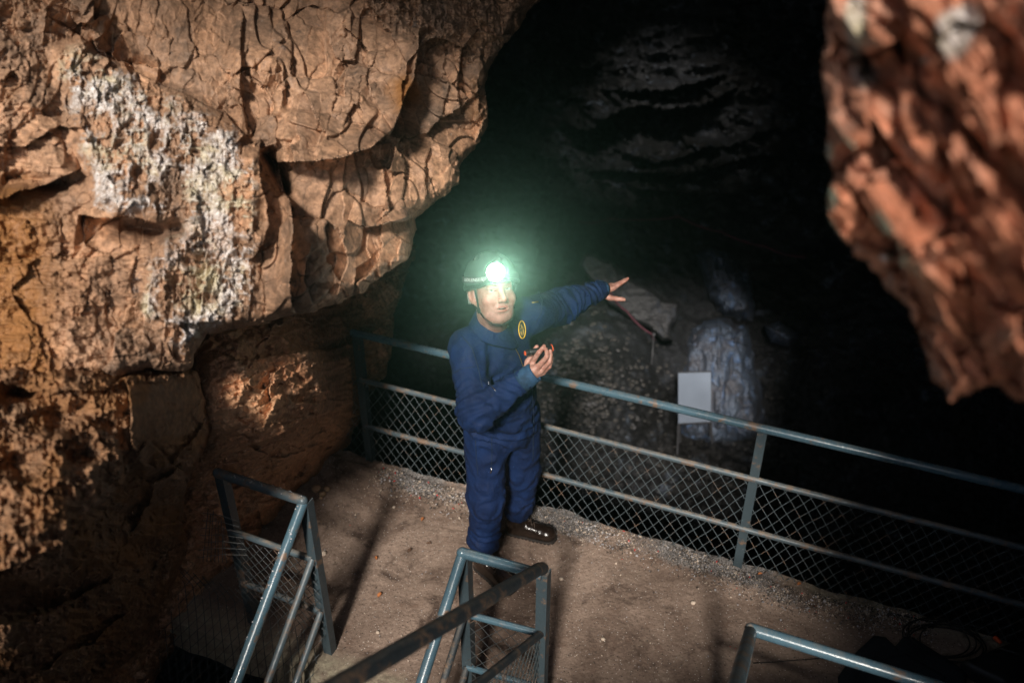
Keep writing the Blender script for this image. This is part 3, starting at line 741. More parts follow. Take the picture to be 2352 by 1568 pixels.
# right railing
rig = empty('stair_railing', Rc, 'pipe railing at the bottom right, in front of the dark bag and cable', 'railing')
pipe('handrail', [upz(Rc, 1.0), upz(Rc, 1.0) + EV * 2.2], R1 * 1.05, M['pipe'], rig)
pipe('rising_handrail', [upz(Rc, .99), upz(Rc, .99) + DU * 2.0], R1 * 1.05, M['pipe_dusty'], rig)
tee(rig, upz(Rc, 1.0), .0245, M['pipe_dusty'])
for z in (.645, .30):
    pipe('mid_rail', [upz(Rc, z), upz(Rc, z) + EV * 2.2], .0165, M['pipe_dusty'], rig)
for s in (0, 1.9): flat_post('post', upz(Rc + EV * s, -.04), upz(Rc + EV * s, .985), rig)
# white droppings and paint chips on the left handrail are its own spots
sb = MB()
rs = random.Random(3)
for k in range(46):
    t = rs.random() ** 1.3; p = upz(Ap, .985) + DD * (t * .62)
    an = rs.uniform(-.9, .9); up = Vector((0, 0, 1)); side = DD.cross(up).normalized(); nn = (up - DD * up.dot(DD) / DD.dot(DD)).normalized()
    dr = nn * math.cos(an) + side * math.sin(an); sz = rs.choice([.0012, .0018, .0025, .0045])
    sb.ball(p + dr * R1 * 1.04, sz, 5, 7, (1, 1, .6))
for k in range(34):
    p = upz(Bp, .997).lerp(upz(Ap, .997), rs.uniform(.15, 1)); an = rs.uniform(-.8, .8)
    sb.ball(p + (Vector((0, 0, 1)) * math.cos(an) + NV * math.sin(an)) * R1, rs.choice([.0012, .002, .003]), 5, 7)
tag(sb.build('white_spatter', M['chip'], left), kind='stuff')

# ------------------------------------------------------------------ grit, stones and leaves
def chips(name, n, mats, fn, zr=(.0, .006), size=(.0015, .006), seed=1):
    rs = random.Random(seed); b = MB(); mi = []
    for i in range(n):
        s, w = fn(rs); c = PS(s, w, rs.uniform(*zr) + .006); r = rs.uniform(*size) * rs.choice([.7, 1, 1, 1.5])
        v = []
        for k in range(5 if rs.random() < .6 else 6):
            v.append(c + Vector((rs.uniform(-1, 1), rs.uniform(-1, 1), rs.uniform(-.6, 1))).normalized() * r)
        f = [(0, 1, 2), (0, 2, 3), (0, 3, 1), (1, 2, 4), (2, 3, 4), (3, 1, 4)]
        b.add(v[:5], f); mi += [rs.choices(range(len(mats)), [m[1] for m in mats])[0]] * 6
    o = b.build(name, mats[0][0])
    for m in mats[1:]: o.data.materials.append(m[0])
    o.data.polygons.foreach_set('material_index', mi)
    return o
mats = [(M['chip'], 3), (M['chipd'], 6), (M['stone'], 4), (M['red_bit'], .12)]
def band(rs):
    s = rs.uniform(.1, 3.3); return s, abs(rs.gauss(0, .085)) - .01 + .05 * max(0, math.sin(s * 3))
o = chips('gravel', 9500, mats, band, (0, .022), (.0018, .0062), 2)
tag(o, 'pale and dark grit piled along the foot of the far wire mesh', 'gravel', kind='stuff')
o = chips('grit', 3600, [(M['chip'], 4), (M['chipd'], 6), (M['stone'], 3), (M['red_bit'], .12)], lambda rs: (rs.uniform(-1.0, 4), rs.uniform(0, 1.42)), (0, .002), (.0012, .0042), 4)
tag(o, 'fine grit scattered over the brown platform floor', 'grit', kind='stuff')
def stone(c, r, seed, mat=None, sc=(1, 1, .7)):
    b = MB(); b.ball((0, 0, 0), 1, 10, 14)
    v = np.array(b.v); d = 1 + .28 * fbm(v[:, 0] * 1.3 + seed, v[:, 1] * 1.3, v[:, 2] * 1.3, oct=3, seed=seed)
    v = v * d[:, None] * r * np.array(sc) + np.array(c)
    return mesh_obj('stone', v, b.f, mat or M['stone'], smooth=True)
tan = plain('tan_stone', (.30, .20, .12), .8, .3, 0, .8, 60, .3)
for (x, y, r, m, sc, lb) in [(728, 1125, .030, tan, (1, 1, .7), 'largest tan stone at the foot of the dark rock by the platform edge'),
                             (742, 1136, .020, tan, (1, .8, .7), 'tan stone second from the right in the cluster by the dark rock'),
                             (751, 1124, .021, tan, (1, 1, .6), 'flat tan stone at the right end of the cluster by the dark rock'),
                             (738, 1144, .013, tan, (1, 1, .7), 'smallest tan stone, nearest the camera in the cluster by the dark rock'),
                             (744, 1272, .018, M['stone'], (.8, 1.2, .8), 'pale lump of stone lying alone right of the left stair post')]:
    p = onz(x, y, 0); o = stone((p.x, p.y, r * .45), r, int(x)); tag(o, lb, 'stone')
    o.data.materials.clear(); o.data.materials.append(m)
    if m is tan: o['group'] = 'tan stones by the rock'
# three small stones in the shadow under the left railing
for i, (x, y, r) in enumerate([(560, 1330, .016), (602, 1342, .02), (690, 1372, .022)]):
    p = onz(x, y, 0); o = stone((p.x, p.y, r * .5), r, 70 + i, M['stone'])
    tag(o, ['round grey stone nearest the outer post, behind the left mesh', 'pale grey stone seen left of the sloping handrail, behind the mesh', 'grey stone right of the sloping handrail, behind the mesh'][i], 'stone', 'stones behind the left mesh')
for i, (x, y, r, lb) in enumerate([(1290, 1330, .012, 'small pale stone on the floor right of the centre railing'), (1385, 1468, .011, 'round pebble near the bottom edge right of the centre stair post'),
        (1592, 1385, .013, 'brown pebble in the middle of the stained floor'), (1505, 1262, .014, 'grey pebble at the edge of the grit below the far railing'), (905, 1165, .010, 'pale pebble on the floor left of the man, above the orange leaf'),
        (1990, 1408, .016, 'white crumbly stone near the cable at the right'), (868, 1452, .010, 'small white pebble just right of the left stair post foot')]):
    p = onz(x, y, 0); o = stone((p.x, p.y, r * .45), r, 90 + i, M['stone']); tag(o, lb, 'pebble')
def leaf(px, py, L, ang, mat, lb, curl=.006):
    p = onz(px, py, .0); n = 9; v = []; f = []
    for i in range(n):
        t = i / (n - 1); w = L * .28 * math.sin(math.pi * min(1, t * .92 + .04)) ** .8
        for k, sx in enumerate((-1, 0, 1)):
            x = (t - .5) * L; y = sx * w; z = .011 + curl * (abs(sx) + math.sin(t * 3) * .8)
            v.append((p.x + x * math.cos(ang) - y * math.sin(ang), p.y + x * math.sin(ang) + y * math.cos(ang), z))
    top = len(v); v += [(a, b_, c - .0008) for a, b_, c in v]
    for i in range(n - 1):
        for k in range(2):
            a = i * 3 + k; f.append((a, a + 3, a + 4, a + 1)); f.append((top + a, top + a + 1, top + a + 4, top + a + 3))
    o = mesh_obj('dead_leaf', v, f, mat, smooth=True); tag(o, lb, 'leaf')
for a in [(970, 1196, .030, 1.4, 'leaf', 'orange dry leaf on the floor left of the man\'s trouser leg'),
          (941, 1268, .036, 1.1, 'leafd', 'dark brown pointed leaf on the floor midway between the two near railings'),
          (985, 1252, .028, .1, 'leafd', 'small dark leaf lying just above the brown pointed one'),
          (864, 1285, .026, 1.9, 'leaf', 'pale orange scrap of leaf in the shadow streak on the floor'),
          (872, 1370, .034, 1.2, 'leaf', 'thin rust-red leaf above the thick dark sloping handrail'),
          (1835, 1345, .03, .5, 'leaf', 'tan leaf scrap in the grit under the right half of the far railing'),
          (1940, 1366, .026, 2.0, 'leafd', 'dark leaf on the stained floor near the right stair corner'),
          (1745, 1322, .026, .2, 'leaf', 'orange leaf crumb in the grit just right of the far mesh post')]:
    leaf(a[0], a[1], a[2], a[3], M[a[4]], a[5])

# ------------------------------------------------------------------ things at the right end of the platform
def prism(name, pts, h, mat, seed=0, bulge=.02, parent=None, z0=.004):
    """soft-topped slab over an outline given as floor points"""
    P = [Vector(p) for p in pts]; c = sum(P, Vector()) / len(P); n = len(P); rings = [(1.0, 0), (1.02, h * .5), (.97, h * .9), (.85, h), (.6, h + bulge), (.3, h + bulge * 1.4)]
    v = []; f = []; R = []
    # densify
    Q = []
    for i in range(n):
        for t in range(6): Q.append(P[i].lerp(P[(i + 1) % n], t / 6))
    n = len(Q)
    for k, z in rings:
        for q in Q:
            w = c + (q - c) * k; zz = z0 + z * (1 + .15 * float(vn(np.array(w.x * 9.), np.array(w.y * 9. + z * 20), seed=seed)))
            v.append((w.x, w.y, zz))
    v.append((c.x, c.y, z0 + h + bulge * 1.5))
    for i in range(len(rings) - 1):
        for k in range(n): f.append((i * n + k, i * n + (k + 1) % n, (i + 1) * n + (k + 1) % n, (i + 1) * n + k))
    for k in range(n): f.append(((len(rings) - 1) * n + k, (len(rings) - 1) * n + (k + 1) % n, len(v) - 1))
    return mesh_obj(name, v, f, mat, parent, smooth=True)
bag = empty('folded_bag', onz(2060, 1540, 0), 'dark fabric bag with two pointed corners lying behind the right handrail', 'bag')
prism('bag_body', [onz(*p, 0) for p in [(1960, 1510), (2004, 1468), (2030, 1472), (2052, 1494), (2072, 1470), (2095, 1472), (2150, 1508), (2215, 1550), (2210, 1640), (1930, 1640), (1925, 1560)]], .035, M['bag'], 3, .018, bag)
prism('bag_flap', [onz(*p, .05) for p in [(1975, 1530), (2080, 1505), (2170, 1560), (2120, 1620), (1960, 1610)]], .02, M['bag'], 4, .012, bag, .055)
cs = empty('equipment_case', onz(2290, 1545, 0), 'black equipment case in the bottom right corner beside the cable coil', 'case')
cp = [onz(*p, 0) for p in [(2200, 1545), (2320, 1498), (2420, 1540), (2300, 1600)]]
prism('case_body', cp, .10, M['case'], 5, .004, cs)
hb = MB(); hc = (cp[0] + cp[2]) / 2 + Vector((0, 0, .112)); hb.tube([hc + EV * -.07, hc + EV * -.06 + Vector((0, 0, .03)), hc + EV * .06 + Vector((0, 0, .03)), hc + EV * .07], .007, 8)
hb.build('handle', M['black'], cs, smooth=True)
coil = empty('cable_coil', onz(2150, 1470, 0), 'coil of thin black cable with an orange plug behind the bag', 'cable')
b = MB(); pts = []
cc = onz(2165, 1480, 0); b0 = b
for i in range(260):
    t = i / 260 * 2 * math.pi * 6.4; rr = .135 + .018 * math.sin(i * .071) + .012 * math.sin(i * .19)
    pts.append(cc + Vector((rr * 1.25 * math.cos(t), rr * .86 * math.sin(t), .012 + .010 * (i / 260 * 3) + .006 * math.sin(t * 1.7))) + Vector((.02 * math.sin(i * .024), .014 * math.cos(i * .031), 0)))
b.tube(pts, .0036, 6); b.build('cable_loops', M['cable'], coil, smooth=True); b = MB(); b.tube([onz(2040, 1408, .008), onz(2080, 1414, .01), onz(2140, 1428, .012), onz(2200, 1424, .014), onz(2260, 1442, .016), onz(2285, 1462, .018)], .0055, 6); b.build('cable', M['cable'], coil, smooth=True)
b = MB(); b.tube([onz(1730, 1522, .006), onz(1770, 1520, .006), onz(1830, 1515, .006), onz(1900, 1510, .008)], .002, 5)
tag(b.build('thin_wire', M['cable'], smooth=True), 'thin black wire lying on the floor just behind the right handrail', 'wire')
b = MB(); b.tube([onz(2284, 1462, .02), onz(2293, 1470, .02)], .012, 10); b.tube([onz(2293, 1470, .02), onz(2299, 1476, .02)], .009, 10)
b.build('plug', M['orange'], coil, smooth=True, sharp=40)

# ------------------------------------------------------------------ down in the chamber
def lump(name, c, r, mat, seed, sc=(1, 1, 1), amp=.22, freq=1.6, n=70, shape=None):
    b = MB(); b.ball((0, 0, 0), 1, n, int(n * 1.5)); v = np.array(b.v)
    if shape: v = shape(v)
    nn = v / np.maximum(np.linalg.norm(v, axis=1, keepdims=True), 1e-6)
    d = amp * fbm(v[:, 0] * freq + seed, v[:, 1] * freq, v[:, 2] * freq * .6, oct=5, seed=seed) + amp * .35 * fbm(v[:, 0] * freq * 3, v[:, 1] * freq * 3, v[:, 2] * freq * 1.2, oct=3, seed=seed + 9, ridged=True)
    v = (v + nn * d[:, None]) * r * np.array(sc) + np.array(c)
    return mesh_obj(name, v, b.f, mat, smooth=True)
def outcrop(name, mat, poly, fn, label, cat, kb=.035, step=2.2, rnd=.5, rw=30):
    x = [p[0] for p in poly]; y = [p[1] for p in poly]
    o = sheet(name, mat, (min(x) - 12, min(y) - 12, max(x) + 12, max(y) + 12), step, fn, poly, skirt=34, kback=kb, rough=(5, 2), rnd=rnd, rw=rw)
    del o['kind']; return tag(o, label, cat)
def mound_d(u, v, s):
    d = 9.95 - .25 * ss(v, 760, 960) - .35 * np.sqrt(np.clip(s / 60, 0, 1))
    fl = np.sin((u - 1650) / (16 + .05 * (v - 740)) + 1.2 * fbm(u / 40, v / 90, oct=3, seed=801))
    d = d - .07 * fl * ss(v, 760, 830) - .12 * fbm(u / 26, v / 60, oct=4, seed=802, ridged=True) - .10 * facets(u, v, 40, 70, 0, seed=803)[1]
    return d + step_line(u, v, [(1590, 790), (1640, 770), (1690, 785), (1730, 800)], .12, 20)
outcrop('stalagmite', M['flow'], [(1572, 800), (1590, 755), (1620, 735), (1650, 727), (1690, 738), (1722, 748), (1732, 790), (1738, 850), (1752, 900), (1762, 960), (1750, 1010), (1640, 1030), (1550, 1010), (1545, 920), (1555, 860)],
        mound_d, 'blue-grey fluted flowstone stalagmite standing behind the white board', 'stalagmite')
outcrop('flowstone', M['flow'], [(1600, 585), (1622, 568), (1650, 575), (1690, 588), (1712, 620), (1730, 655), (1742, 700), (1735, 745), (1690, 735), (1650, 725), (1630, 680), (1610, 630)],
        lambda u, v, s: 10.0 - .25 * np.sqrt(np.clip(s / 50, 0, 1)) - .14 * fbm(u / 30, v / 40, oct=4, seed=805, ridged=True) - .1 * facets(u, v, 30, 50, -.3, seed=806)[1],
        'pale weathered flowstone column on the slope above the stalagmite', 'flowstone')
outcrop('boulder', M['slab'], [(1345, 582), (1365, 583), (1400, 598), (1450, 640), (1500, 668), (1530, 688), (1562, 692), (1558, 730), (1545, 752), (1548, 785), (1520, 778), (1480, 748), (1440, 728), (1400, 700), (1372, 660), (1330, 610)],
        lambda u, v, s: 9.1 + .0016 * (v - 680) * -1 + .0006 * (u - 1450) - .13 * fbm(u / 60, v / 40, oct=5, seed=808) - .03 * facets(u, v, 60, 60, .6, seed=809)[1],
        'large pale slab-like boulder under the man\'s outstretched hand', 'boulder', rnd=.25, rw=10)
outcrop('boulder', M['flow'], [(1755, 745), (1790, 738), (1820, 752), (1838, 775), (1815, 792), (1770, 786)],
        lambda u, v, s: 9.3 - .2 * np.sqrt(np.clip(s / 20, 0, 1)) - .1 * fbm(u / 16, v / 14, oct=4, seed=811, ridged=True), 'small bluish boulder right of the stalagmite', 'boulder')
b3 = W(1440, 900, 8.9)
# free-standing board
bd = empty('display_board', W(1595, 1035, 9.0), 'plain white board on a thin-legged stand in front of the stalagmite', 'board')
tl, tr, br, bl = W(1558, 855, 8.95), W(1633, 853, 8.95), W(1633, 970, 8.75), W(1558, 974, 8.75)
n_ = (tr - tl).cross(bl - tl).normalized()
if n_.y < 0: n_ = -n_
b = MB(); v = [tl, tr, br, bl]; b.add(v + [p + n_ * .018 for p in v], [(0, 3, 2, 1), (4, 5, 6, 7), (0, 1, 5, 4), (1, 2, 6, 5), (2, 3, 7, 6), (3, 0, 4, 7)])
b.build('panel', M['board'], bd)
off = n_ * -.004
for a_, c_ in ((tl, tr), (bl, br)): b = MB(); b.tube([a_ + off, c_ + off], .009, 6); b.build('frame_bar', M['boardleg'], bd)
for a_, c_ in ((bl, W(1556, 1042, 8.72)), (br, W(1636, 1018, 8.8))):
    b = MB(); b.tube([a_, c_], .010, 6); b.build('leg', M['boardleg'], bd)
for a_, c_ in ((tl, W(1562, 1015, 9.35)), (tr, W(1630, 1000, 9.35))):
    b = MB(); b.tube([a_ + n_ * .02, c_], .010, 6); b.build('rear_leg', M['boardleg'], bd)
def rope(pts, r, lb, cat='rope', twist=True):
    n = 0; P = []
    for a_, b_ in zip(pts, pts[1:]):
        m = 14
        for i in range(m): P.append(a_.lerp(b_, i / m) - Vector((0, 0, .03)) * 4 * (i / m) * (1 - i / m))
    P.append(pts[-1]); e = empty('barrier_rope', pts[0], lb, cat)
    b = MB(); b.tube(P, r, 7); b.build('cord', M['rope'], e, smooth=True)
    b = MB(); acc = 0
    for p, q in zip(P, P[1:]):
        L = (q - p).length; d = (q - p).normalized()
        k = int(L / (r * 4.5))
        for i in range(k):
            c = p + d * (i + .5) * r * 4.5; b.tube([c - d * r * .9, c + d * r * .9], r * 1.12, 7)
    b.build('strand', M['ropew'], e, smooth=True)
rope([W(1400, 668, 8.6), W(1440, 715, 8.5), W(1500, 768, 8.45), W(1503, 778, 8.45)], .011, 'red and white twisted rope running down below the man\'s outstretched hand')
pb = MB(); pb.tube([W(1502, 770, 8.45), W(1497, 836, 8.4)], .009, 8); pb.ball(W(1502, 768, 8.45), .02, 6, 8)
tag(pb.build('rope_stake', M['boardleg'], smooth=True), 'thin stake at the lower end of the red and white rope', 'stake')
rope([W(1330, 510, 9.9), W(1400, 502, 9.9), W(1560, 497, 10), W(1660, 533, 9.7), W(1760, 566, 9.4), W(1850, 590, 9.2)], .014, 'thin purple-red rope strung along the back of the chamber above the flowstone')
# loose rubble on the chamber floor
rs = random.Random(9); b = MB()
for i in range(900):
    px, py = rs.gauss(1330, 70), rs.gauss(890, 70)
    if rs.random() < .35: px, py = rs.uniform(1300, 1900), rs.uniform(760, 1200)
    u_ = np.array([[px]]); v_ = np.array([[py]])
    d = float(c_depth(u_, v_, u_)[0, 0]); c = W(px, py, d - .02); r = rs.uniform(.008, .035)
    b.ball(c, r, 4, 6, (1, rs.uniform(.6, 1), .7))
tag(b.build('rubble', pale_rock('rubble_stone', (.025, .022, .02), (.06, .056, .054), (.10, .10, .11))), 'grey broken stones strewn over the chamber floor beyond the railing', 'rubble', kind='stuff')
# ------------------------------------------------------------------ the rest of the cave: roof, side walls and mouth (they shade the chamber; near right wall and upper hole added for the light)
def slabgrid(name, fn, nu, nv, mat, amp=.12, hole=None):
    a, c = np.meshgrid(np.linspace(0, 1, nu), np.linspace(0, 1, nv)); P = fn(a, c)
    P = P + amp * np.stack([fbm(P[..., 0] * 1.1 + k * 9, P[..., 1] * 1.1, P[..., 2] * 1.1, oct=4, seed=600 + k) for k in range(3)], -1)
    idx = np.arange(nu * nv).reshape(nv, nu); q = np.stack([idx[:-1, :-1], idx[1:, :-1], idx[1:, 1:], idx[:-1, 1:]], -1)
    if hole is not None: q = q[~hole(a, c)[:-1, :-1]]
    o = mesh_obj(name, P.reshape(-1, 3), q.reshape(-1, 4), mat, smooth=True); o['kind'] = 'structure'
    so = o.modifiers.new('thickness', 'SOLIDIFY'); so.thickness = .3; so.offset = 0
    return o
MOUTH = [(-2.7, 3.35), (-2.3, 3.4), (-1.8, 3.3), (-1.5, 2.0), (-.7, 2.1), (-.3, 2.7), (.95, 2.9), (.66, 3.3), (.66, 4.0), (.92, 4.4), (1.0, 5.6), (.3, 6.0), (-.2, 5.9), (-.8, 6.15), (-2.0, 6.25), (-2.5, 5.8), (-2.75, 5)]  # unseen outline, shaped to set where the sun falls inside
YM = -.85
def mfn(a, c): return np.stack([-9 + 18 * a, YM + 0 * a, -4 + 16 * c], -1)
def mhole(a, c): x, z = -9 + 18 * a, -4 + 16 * c; return inside(x, z, MOUTH) | (((x + .25) / 1.0) ** 2 + ((z - 9.1) / .55) ** 2 < 1)   # and an unseen hole above, added to light the back ledges
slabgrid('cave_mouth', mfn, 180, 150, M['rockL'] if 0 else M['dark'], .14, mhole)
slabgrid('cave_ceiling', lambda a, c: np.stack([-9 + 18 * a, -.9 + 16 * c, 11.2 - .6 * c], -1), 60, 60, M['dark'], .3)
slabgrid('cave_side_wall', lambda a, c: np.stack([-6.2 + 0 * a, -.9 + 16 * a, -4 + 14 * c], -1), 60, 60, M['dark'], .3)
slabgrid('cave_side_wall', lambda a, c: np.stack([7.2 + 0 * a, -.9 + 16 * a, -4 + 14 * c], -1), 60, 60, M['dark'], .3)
slabgrid('cave_side_wall', lambda a, c: np.stack([1.66 + 0 * a, -.9 + 2.35 * a, -3 + 12 * c], -1), 40, 80, M['dark'], .08)  # unseen wall, added to keep daylight off the railing's right end
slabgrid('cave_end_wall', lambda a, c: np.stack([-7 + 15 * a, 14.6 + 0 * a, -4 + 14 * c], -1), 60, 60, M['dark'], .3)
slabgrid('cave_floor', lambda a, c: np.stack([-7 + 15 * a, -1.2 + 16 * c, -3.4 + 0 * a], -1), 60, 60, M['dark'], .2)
# ------------------------------------------------------------------ the man: signed-distance shapes meshed with surface nets
def surface_nets(F, o, h):
    S = F < 0; nx, ny, nz = F.shape
    cnt = np.zeros((nx - 1, ny - 1, nz - 1), np.int8); acc = np.zeros((nx - 1, ny - 1, nz - 1, 3), np.float32); ne = np.zeros((nx - 1, ny - 1, nz - 1), np.int8)
    C = {}
    for a in (0, 1):
        for b in (0, 1):
            for c in (0, 1):
                C[a, b, c] = F[a:nx - 1 + a, b:ny - 1 + b, c:nz - 1 + c]
    for k in range(3):
        for a in (0, 1):
            for b in (0, 1):
                p0 = [a, b]; p0.insert(k, 0); p1 = [a, b]; p1.insert(k, 1)
                f0, f1 = C[tuple(p0)], C[tuple(p1)]; m = (f0 < 0) != (f1 < 0)
                t = np.where(m, f0 / np.where(m, f0 - f1, 1), 0)
                for q in range(3): acc[..., q] += np.where(m, (t if q == k else p0[q]), 0)
                ne += m
    act = ne > 0; idx = np.full(act.shape, -1, np.int64); idx[act] = np.arange(act.sum())
    ii = np.argwhere(act); V = (ii + acc[act] / ne[act][:, None]) * h + o
    Q = []
    for k in range(3):
        u, v = (k + 1) % 3, (k + 2) % 3
        sl0 = [slice(1, -1)] * 3; sl0[k] = slice(0, F.shape[k] - 1)
        sl1 = list(sl0); sl1[k] = slice(1, F.shape[k])
        a, b = S[tuple(sl0)], S[tuple(sl1)]
        e = np.argwhere(a != b); flip = a[tuple(e.T)]
        e = e + 1; e[:, k] -= 1
        du = np.zeros(3, int); du[u] = 1; dv = np.zeros(3, int); dv[v] = 1
        g = lambda q: idx[tuple(q.T)]
        q = np.stack([g(e - du - dv), g(e - dv), g(e), g(e - du)], -1)
        q[~flip] = q[~flip][:, ::-1]; Q.append(q)
    return V, np.concatenate(Q)
def grid(lo, hi, h):
    ax = [np.arange(lo[k], hi[k], h, dtype=np.float32) for k in range(3)]
    return np.meshgrid(*ax, indexing='ij'), np.array(lo, float)
class SDF:
    def __init__(s, P): s.x, s.y, s.z = P; s.d = np.full(s.x.shape, 9., np.float32)
    def un(s, d, k=.0):
        if k <= 0: s.d = np.minimum(s.d, d)
        else:
            h = np.clip(.5 + .5 * (s.d - d) / k, 0, 1); s.d = s.d * (1 - h) + d * h - k * h * (1 - h)
    def sub(s, d, k=.0):
        d = -d
        if k <= 0: s.d = np.maximum(s.d, d)
        else:
            h = np.clip(.5 - .5 * (s.d - d) / k, 0, 1); s.d = s.d * (1 - h) + d * h + k * h * (1 - h)
    def cone(s, a, b, r1, r2):
        a = np.array(a, float); b = np.array(b, float); ab = b - a; l2 = ab @ ab
        px, py, pz = s.x - a[0], s.y - a[1], s.z - a[2]
        t = np.clip((px * ab[0] + py * ab[1] + pz * ab[2]) / l2, 0, 1)
        return np.sqrt((px - t * ab[0]) ** 2 + (py - t * ab[1]) ** 2 + (pz - t * ab[2]) ** 2) - (r1 + (r2 - r1) * t)
    def ell(s, c, r, R=None):
        p = [s.x - c[0], s.y - c[1], s.z - c[2]]
        if R is not None: p = [sum(R[i][k] * p[k] for k in range(3)) for i in range(3)]
        q = [p[i] / r[i] for i in range(3)]; k0 = np.sqrt(q[0] ** 2 + q[1] ** 2 + q[2] ** 2)
        k1 = np.sqrt((q[0] / r[0]) ** 2 + (q[1] / r[1]) ** 2 + (q[2] / r[2]) ** 2) + 1e-9
        return k0 * (k0 - 1) / k1
    def chain(s, pts, rr, k):
        for i in range(len(pts) - 1): s.un(s.cone(pts[i], pts[i + 1], rr[i], rr[i + 1]), k if i else s.k0)
    k0 = .0
FV = Vector((.6, -.8, 0)); LV = Vector((.8, .6, 0)); ZV = Vector((0, 0, 1)); BR = [tuple(LV), tuple(FV), (0, 0, 1)]
ShR, ShL = Vector((-.203, 3.39, 1.455)), Vector((.088, 3.60, 1.500))
ElR, WrR = W(1093, 948, 3.93), W(1203, 872, 3.86)
ElL, WrL = W(1292, 702, 4.40), W(1366, 671, 4.60)
NK = Vector((-.085, 3.47, 1.50))
HipR, HipL = Vector((-.125, 3.49, .93)), Vector((.03, 3.61, .93))
KnR, KnL = Vector((-.135, 3.43, .52)), Vector((.055, 3.66, .52))
AnR, AnL = Vector((-.150, 3.425, .10)), Vector((.035, 3.712, .10))
man = empty('person', Vector((-.05, 3.55, 0)), 'man in navy coveralls and lit helmet lamp, leaning by the railing, one arm stretched out to the right', 'person')
man['label'] = 'man in navy coveralls and lit helmet lamp, one arm stretched out, one hand raised'
# --- coverall
P, o = grid((-.52, 2.98, .12), (.56, 4.14, 1.72), .0085)
s = SDF(P); s.k0 = .03
s.un(s.ell((-.075, 3.475, 1.33), (.185, .125, .22), BR))
s.un(s.ell((-.045, 3.505, 1.09), (.172, .150, .20), BR), .07)
s.un(s.ell((-.035, 3.545, .93), (.172, .145, .17), BR), .06)
s.un(s.cone(ShR + Vector((.03, .01, .0)), ShL - Vector((.03, .01, .0)), .070, .070), .07)
s.un(s.cone(NK + Vector((0, .02, -.03)), NK + Vector((0, 0, .03)), .10, .066), .05)
s.chain([ShR, ElR, WrR], [.086, .076, .048], .035); s.k0 = .03
s.chain([ShL, ElL, WrL], [.090, .078, .052], .03)
s.chain([HipR, KnR, AnR + Vector((.0, 0, .12))], [.112, .088, .076], .04)
s.chain([HipL, KnL, AnL + Vector((.0, 0, .09))], [.112, .090, .078], .04)
# seat and slack cloth over the boot tops, sagging elbow
s.un(s.ell((-.085, 3.60, .90), (.12, .10, .12), BR), .05)
s.un(s.cone(AnR + Vector((0, 0, .15)), AnR + Vector((.01, -.01, .11)), .084, .066), .02)
s.un(s.cone(ElR + Vector((.0, 0, -.02)), ElR.lerp(WrR, .4) + Vector((0, 0, -.025)), .062, .045), .03)
# cuts: neck hole, cuffs, hems
s.sub(s.cone(NK + Vector((-.005, -.035, .0)), NK + Vector((-.03, -.10, .20)), .062, .11), .01)
x, y, z = s.x, s.y, s.z
def fold(x, y, z, d0, f, ph=0):  # ridges across direction d0
    q = x * d0[0] + y * d0[1] + z * d0[2]
    return 1 - 2 * np.abs(np.sin(q * f * .62 + 4.2 * vn(x * 8, y * 8, z * 8, seed=700 + ph))) ** 1.4
def near(p, r): return np.exp(-((x - p[0]) ** 2 + (y - p[1]) ** 2 + (z - p[2]) ** 2) / r ** 2)
g = fbm(x * 8, y * 8, z * 5.5, oct=4, seed=710, ridged=True, gain=.6) * .0075
g += .0075 * near(ElR, .13) * fold(x, y, z, (ElR - ShR).normalized() + Vector((.5, 0, .2)), 95, 1)
g += .0065 * near(ElR.lerp(WrR, .55), .12) * fold(x, y, z, (WrR - ElR).normalized() + Vector((-.4, 0, .3)), 110, 2)
g += .0095 * near(ElL, .15) * fold(x, y, z, (ElL - ShL).normalized() + Vector((.0, 0, .35)), 80, 3)
g += .0085 * near(WrL, .14) * fold(x, y, z, (WrL - ElL).normalized() + Vector((.0, 0, .45)), 85, 4)
g += .0085 * near((-.04, 3.45, 1.10), .16) * fold(x, y, z, (.25, 0, 1), 60, 5)
g += .008 * near((-.03, 3.45, .90), .17) * fold(x, y, z, (.6, -.2, .7), 62, 6)
g += .0065 * (near(AnR + Vector((0, 0, .14)), .14) + near(AnL + Vector((0, 0, .16)), .14)) * fold(x, y, z, (.25, .1, 1), 62, 7)
g += .0045 * (near(KnR, .14) + near(KnL, .14)) * fold(x, y, z, (.5, .1, .7), 55, 8)
g += .006 * near(ShR + Vector((.08, 0, -.06)), .12) * fold(x, y, z, (.8, 0, -.5), 75, 9)
s.d = s.d - 1.5 * g
# waist seam
wz = np.abs(z - (1.045 + .06 * (x + .05))); s.d += .006 * np.exp(-(wz / .010) ** 2) * (z > .9)
V, Q = surface_nets(s.d, o, .0085)
cov = mesh_obj('coverall', V, Q, M['cloth'], man, smooth=True)

bv = BVHTree.FromPolygons([Vector(p) for p in V.tolist()], Q.tolist())
CAMP = Vector((0, 0, CAMH))
def hit(px, py, off=.002, default=3.8):
    d = (W(px, py, 5) - CAMP).normalized(); h = bv.ray_cast(CAMP, d)
    return (h[0] - d * off) if h[0] is not None else W(px, py, default)
def seamline(name, px, r, mat, parent=cov, n=10, cl=False):
    P = []
    for a, b in zip(px, px[1:]):
        for i in range(n): P.append(hit(a[0] + (b[0] - a[0]) * i / n, a[1] + (b[1] - a[1]) * i / n, r * .6))
    P.append(hit(*px[-1], r * .6)); b = MB(); b.tube(P, r, 6); return b.build(name, mat, parent, smooth=True)
